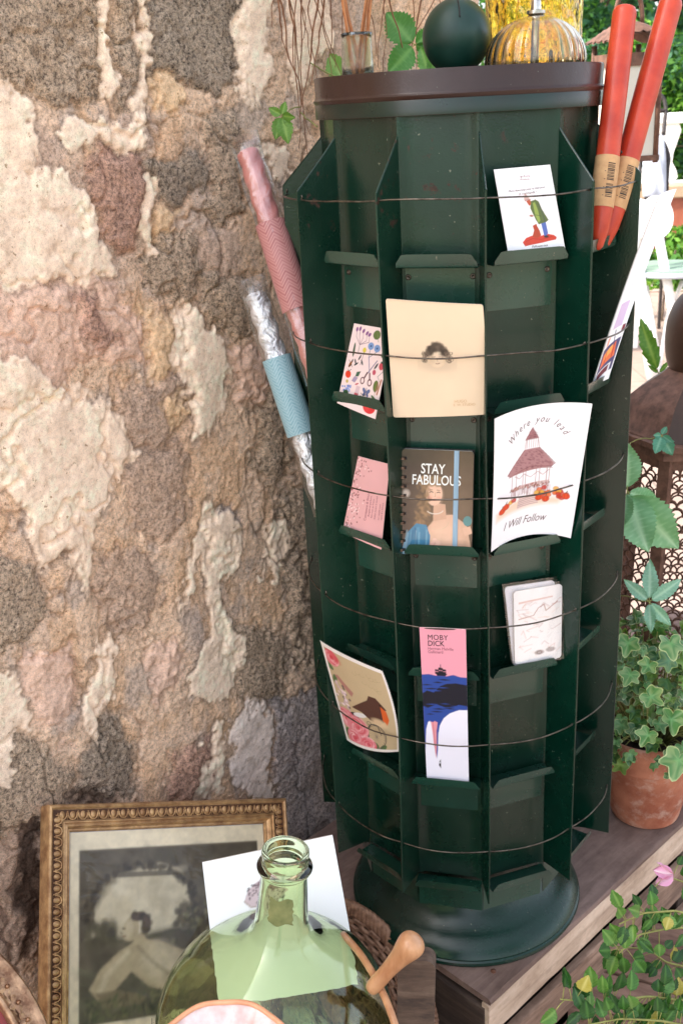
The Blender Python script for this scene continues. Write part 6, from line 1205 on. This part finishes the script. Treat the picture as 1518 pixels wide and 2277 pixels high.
x_, y_ = gp(1530, 12.5); bush('garden_shrub', (x_, y_, .95), (1.5, 1.0, 1.15), 8000, .05, GY, 'bright green shrub just behind the balustrade at the right edge', 'shrub', 33, .05)
x_, y_ = gp(1400, 12.5); bush('garden_shrub', (x_, y_, .85), (1.3, .9, 1.05), 6000, .05, GC, 'darker green shrub behind the iron chair', 'shrub', 34, .05)
x_, y_ = gp(1180, 14); bush('garden_shrub', (x_, y_, 1.4), (1.8, 1.2, 1.8), 5000, .06, GC, 'shrub seen only through the amber jar', 'shrub', 35, .05)
x_, y_ = gp(1700, 15); bush('broadleaf_tree', (x_, y_, 2.8), (2.4, 2.0, 2.7), 5000, .09, GC, 'tree outside the right edge of the garden view', 'tree', 36, .15)
for i, (x, y, D) in enumerate(((1480, 560, 7.4), (1512, 575, 7.2), (1440, 575, 7.6))): P = atd(x, y, D); bush('leafy_plant', (P[0], P[1], P[2]-.05), (.22, .2, .22), 420, .035, GY, ['green border plant left of the chair leg', 'green border plant at the right edge behind the chair seat', 'green border plant behind the oval chair back'][(1, 1, 0)[i]] if i != 0 else 'green border plant seen through the chair', 'plant', 40+i, .01)

# ---------------------------------------------------------------- supports below the picture edge
def plinth(name, top, half, zbot, label, cat):
    th = thing(name, A(top[0], top[1], zbot), label, cat); q = MB(); q.box(A(top[0], top[1], top[2]-.009), (half+.008, half+.008, .009), [WD, WN, ZZ], .002); q.build('top', M_dark, th)
    for a in (-1, 1):
        for b_ in (-1, 1): q = MB(); c = A(*top)+WD*a*(half-.014)+WN*b_*(half-.014); q.box(A(c[0], c[1], (top[2]-.018+zbot)/2), (.013, .013, (top[2]-.018-zbot)/2), [WD, WN, ZZ], .002); q.build('leg', M_dark, th)
    q = MB(); q.box(A(top[0], top[1], zbot+.10), (half-.02, half-.02, .006), [WD, WN, ZZ]); q.build('shelf', M_dark, th)
plinth('small_stool', dO+A(.012, .012, -.001), .10, tabz, 'small dark stool carrying the green demijohn', 'stool')
plinth('flower_stand', sC-sn*.0235, .03, FLOOR, 'narrow tall stand carrying the pearly pink dish', 'stand')
mb_ = mc-A(0, 0, .229*math.sqrt(max(0, 1-mn[2]**2))); plinth('side_stool', A(mb_[0]-.02, mb_[1], mb_[2]), .12, FLOOR, 'dark stool on which the round ornate frame leans', 'stool')
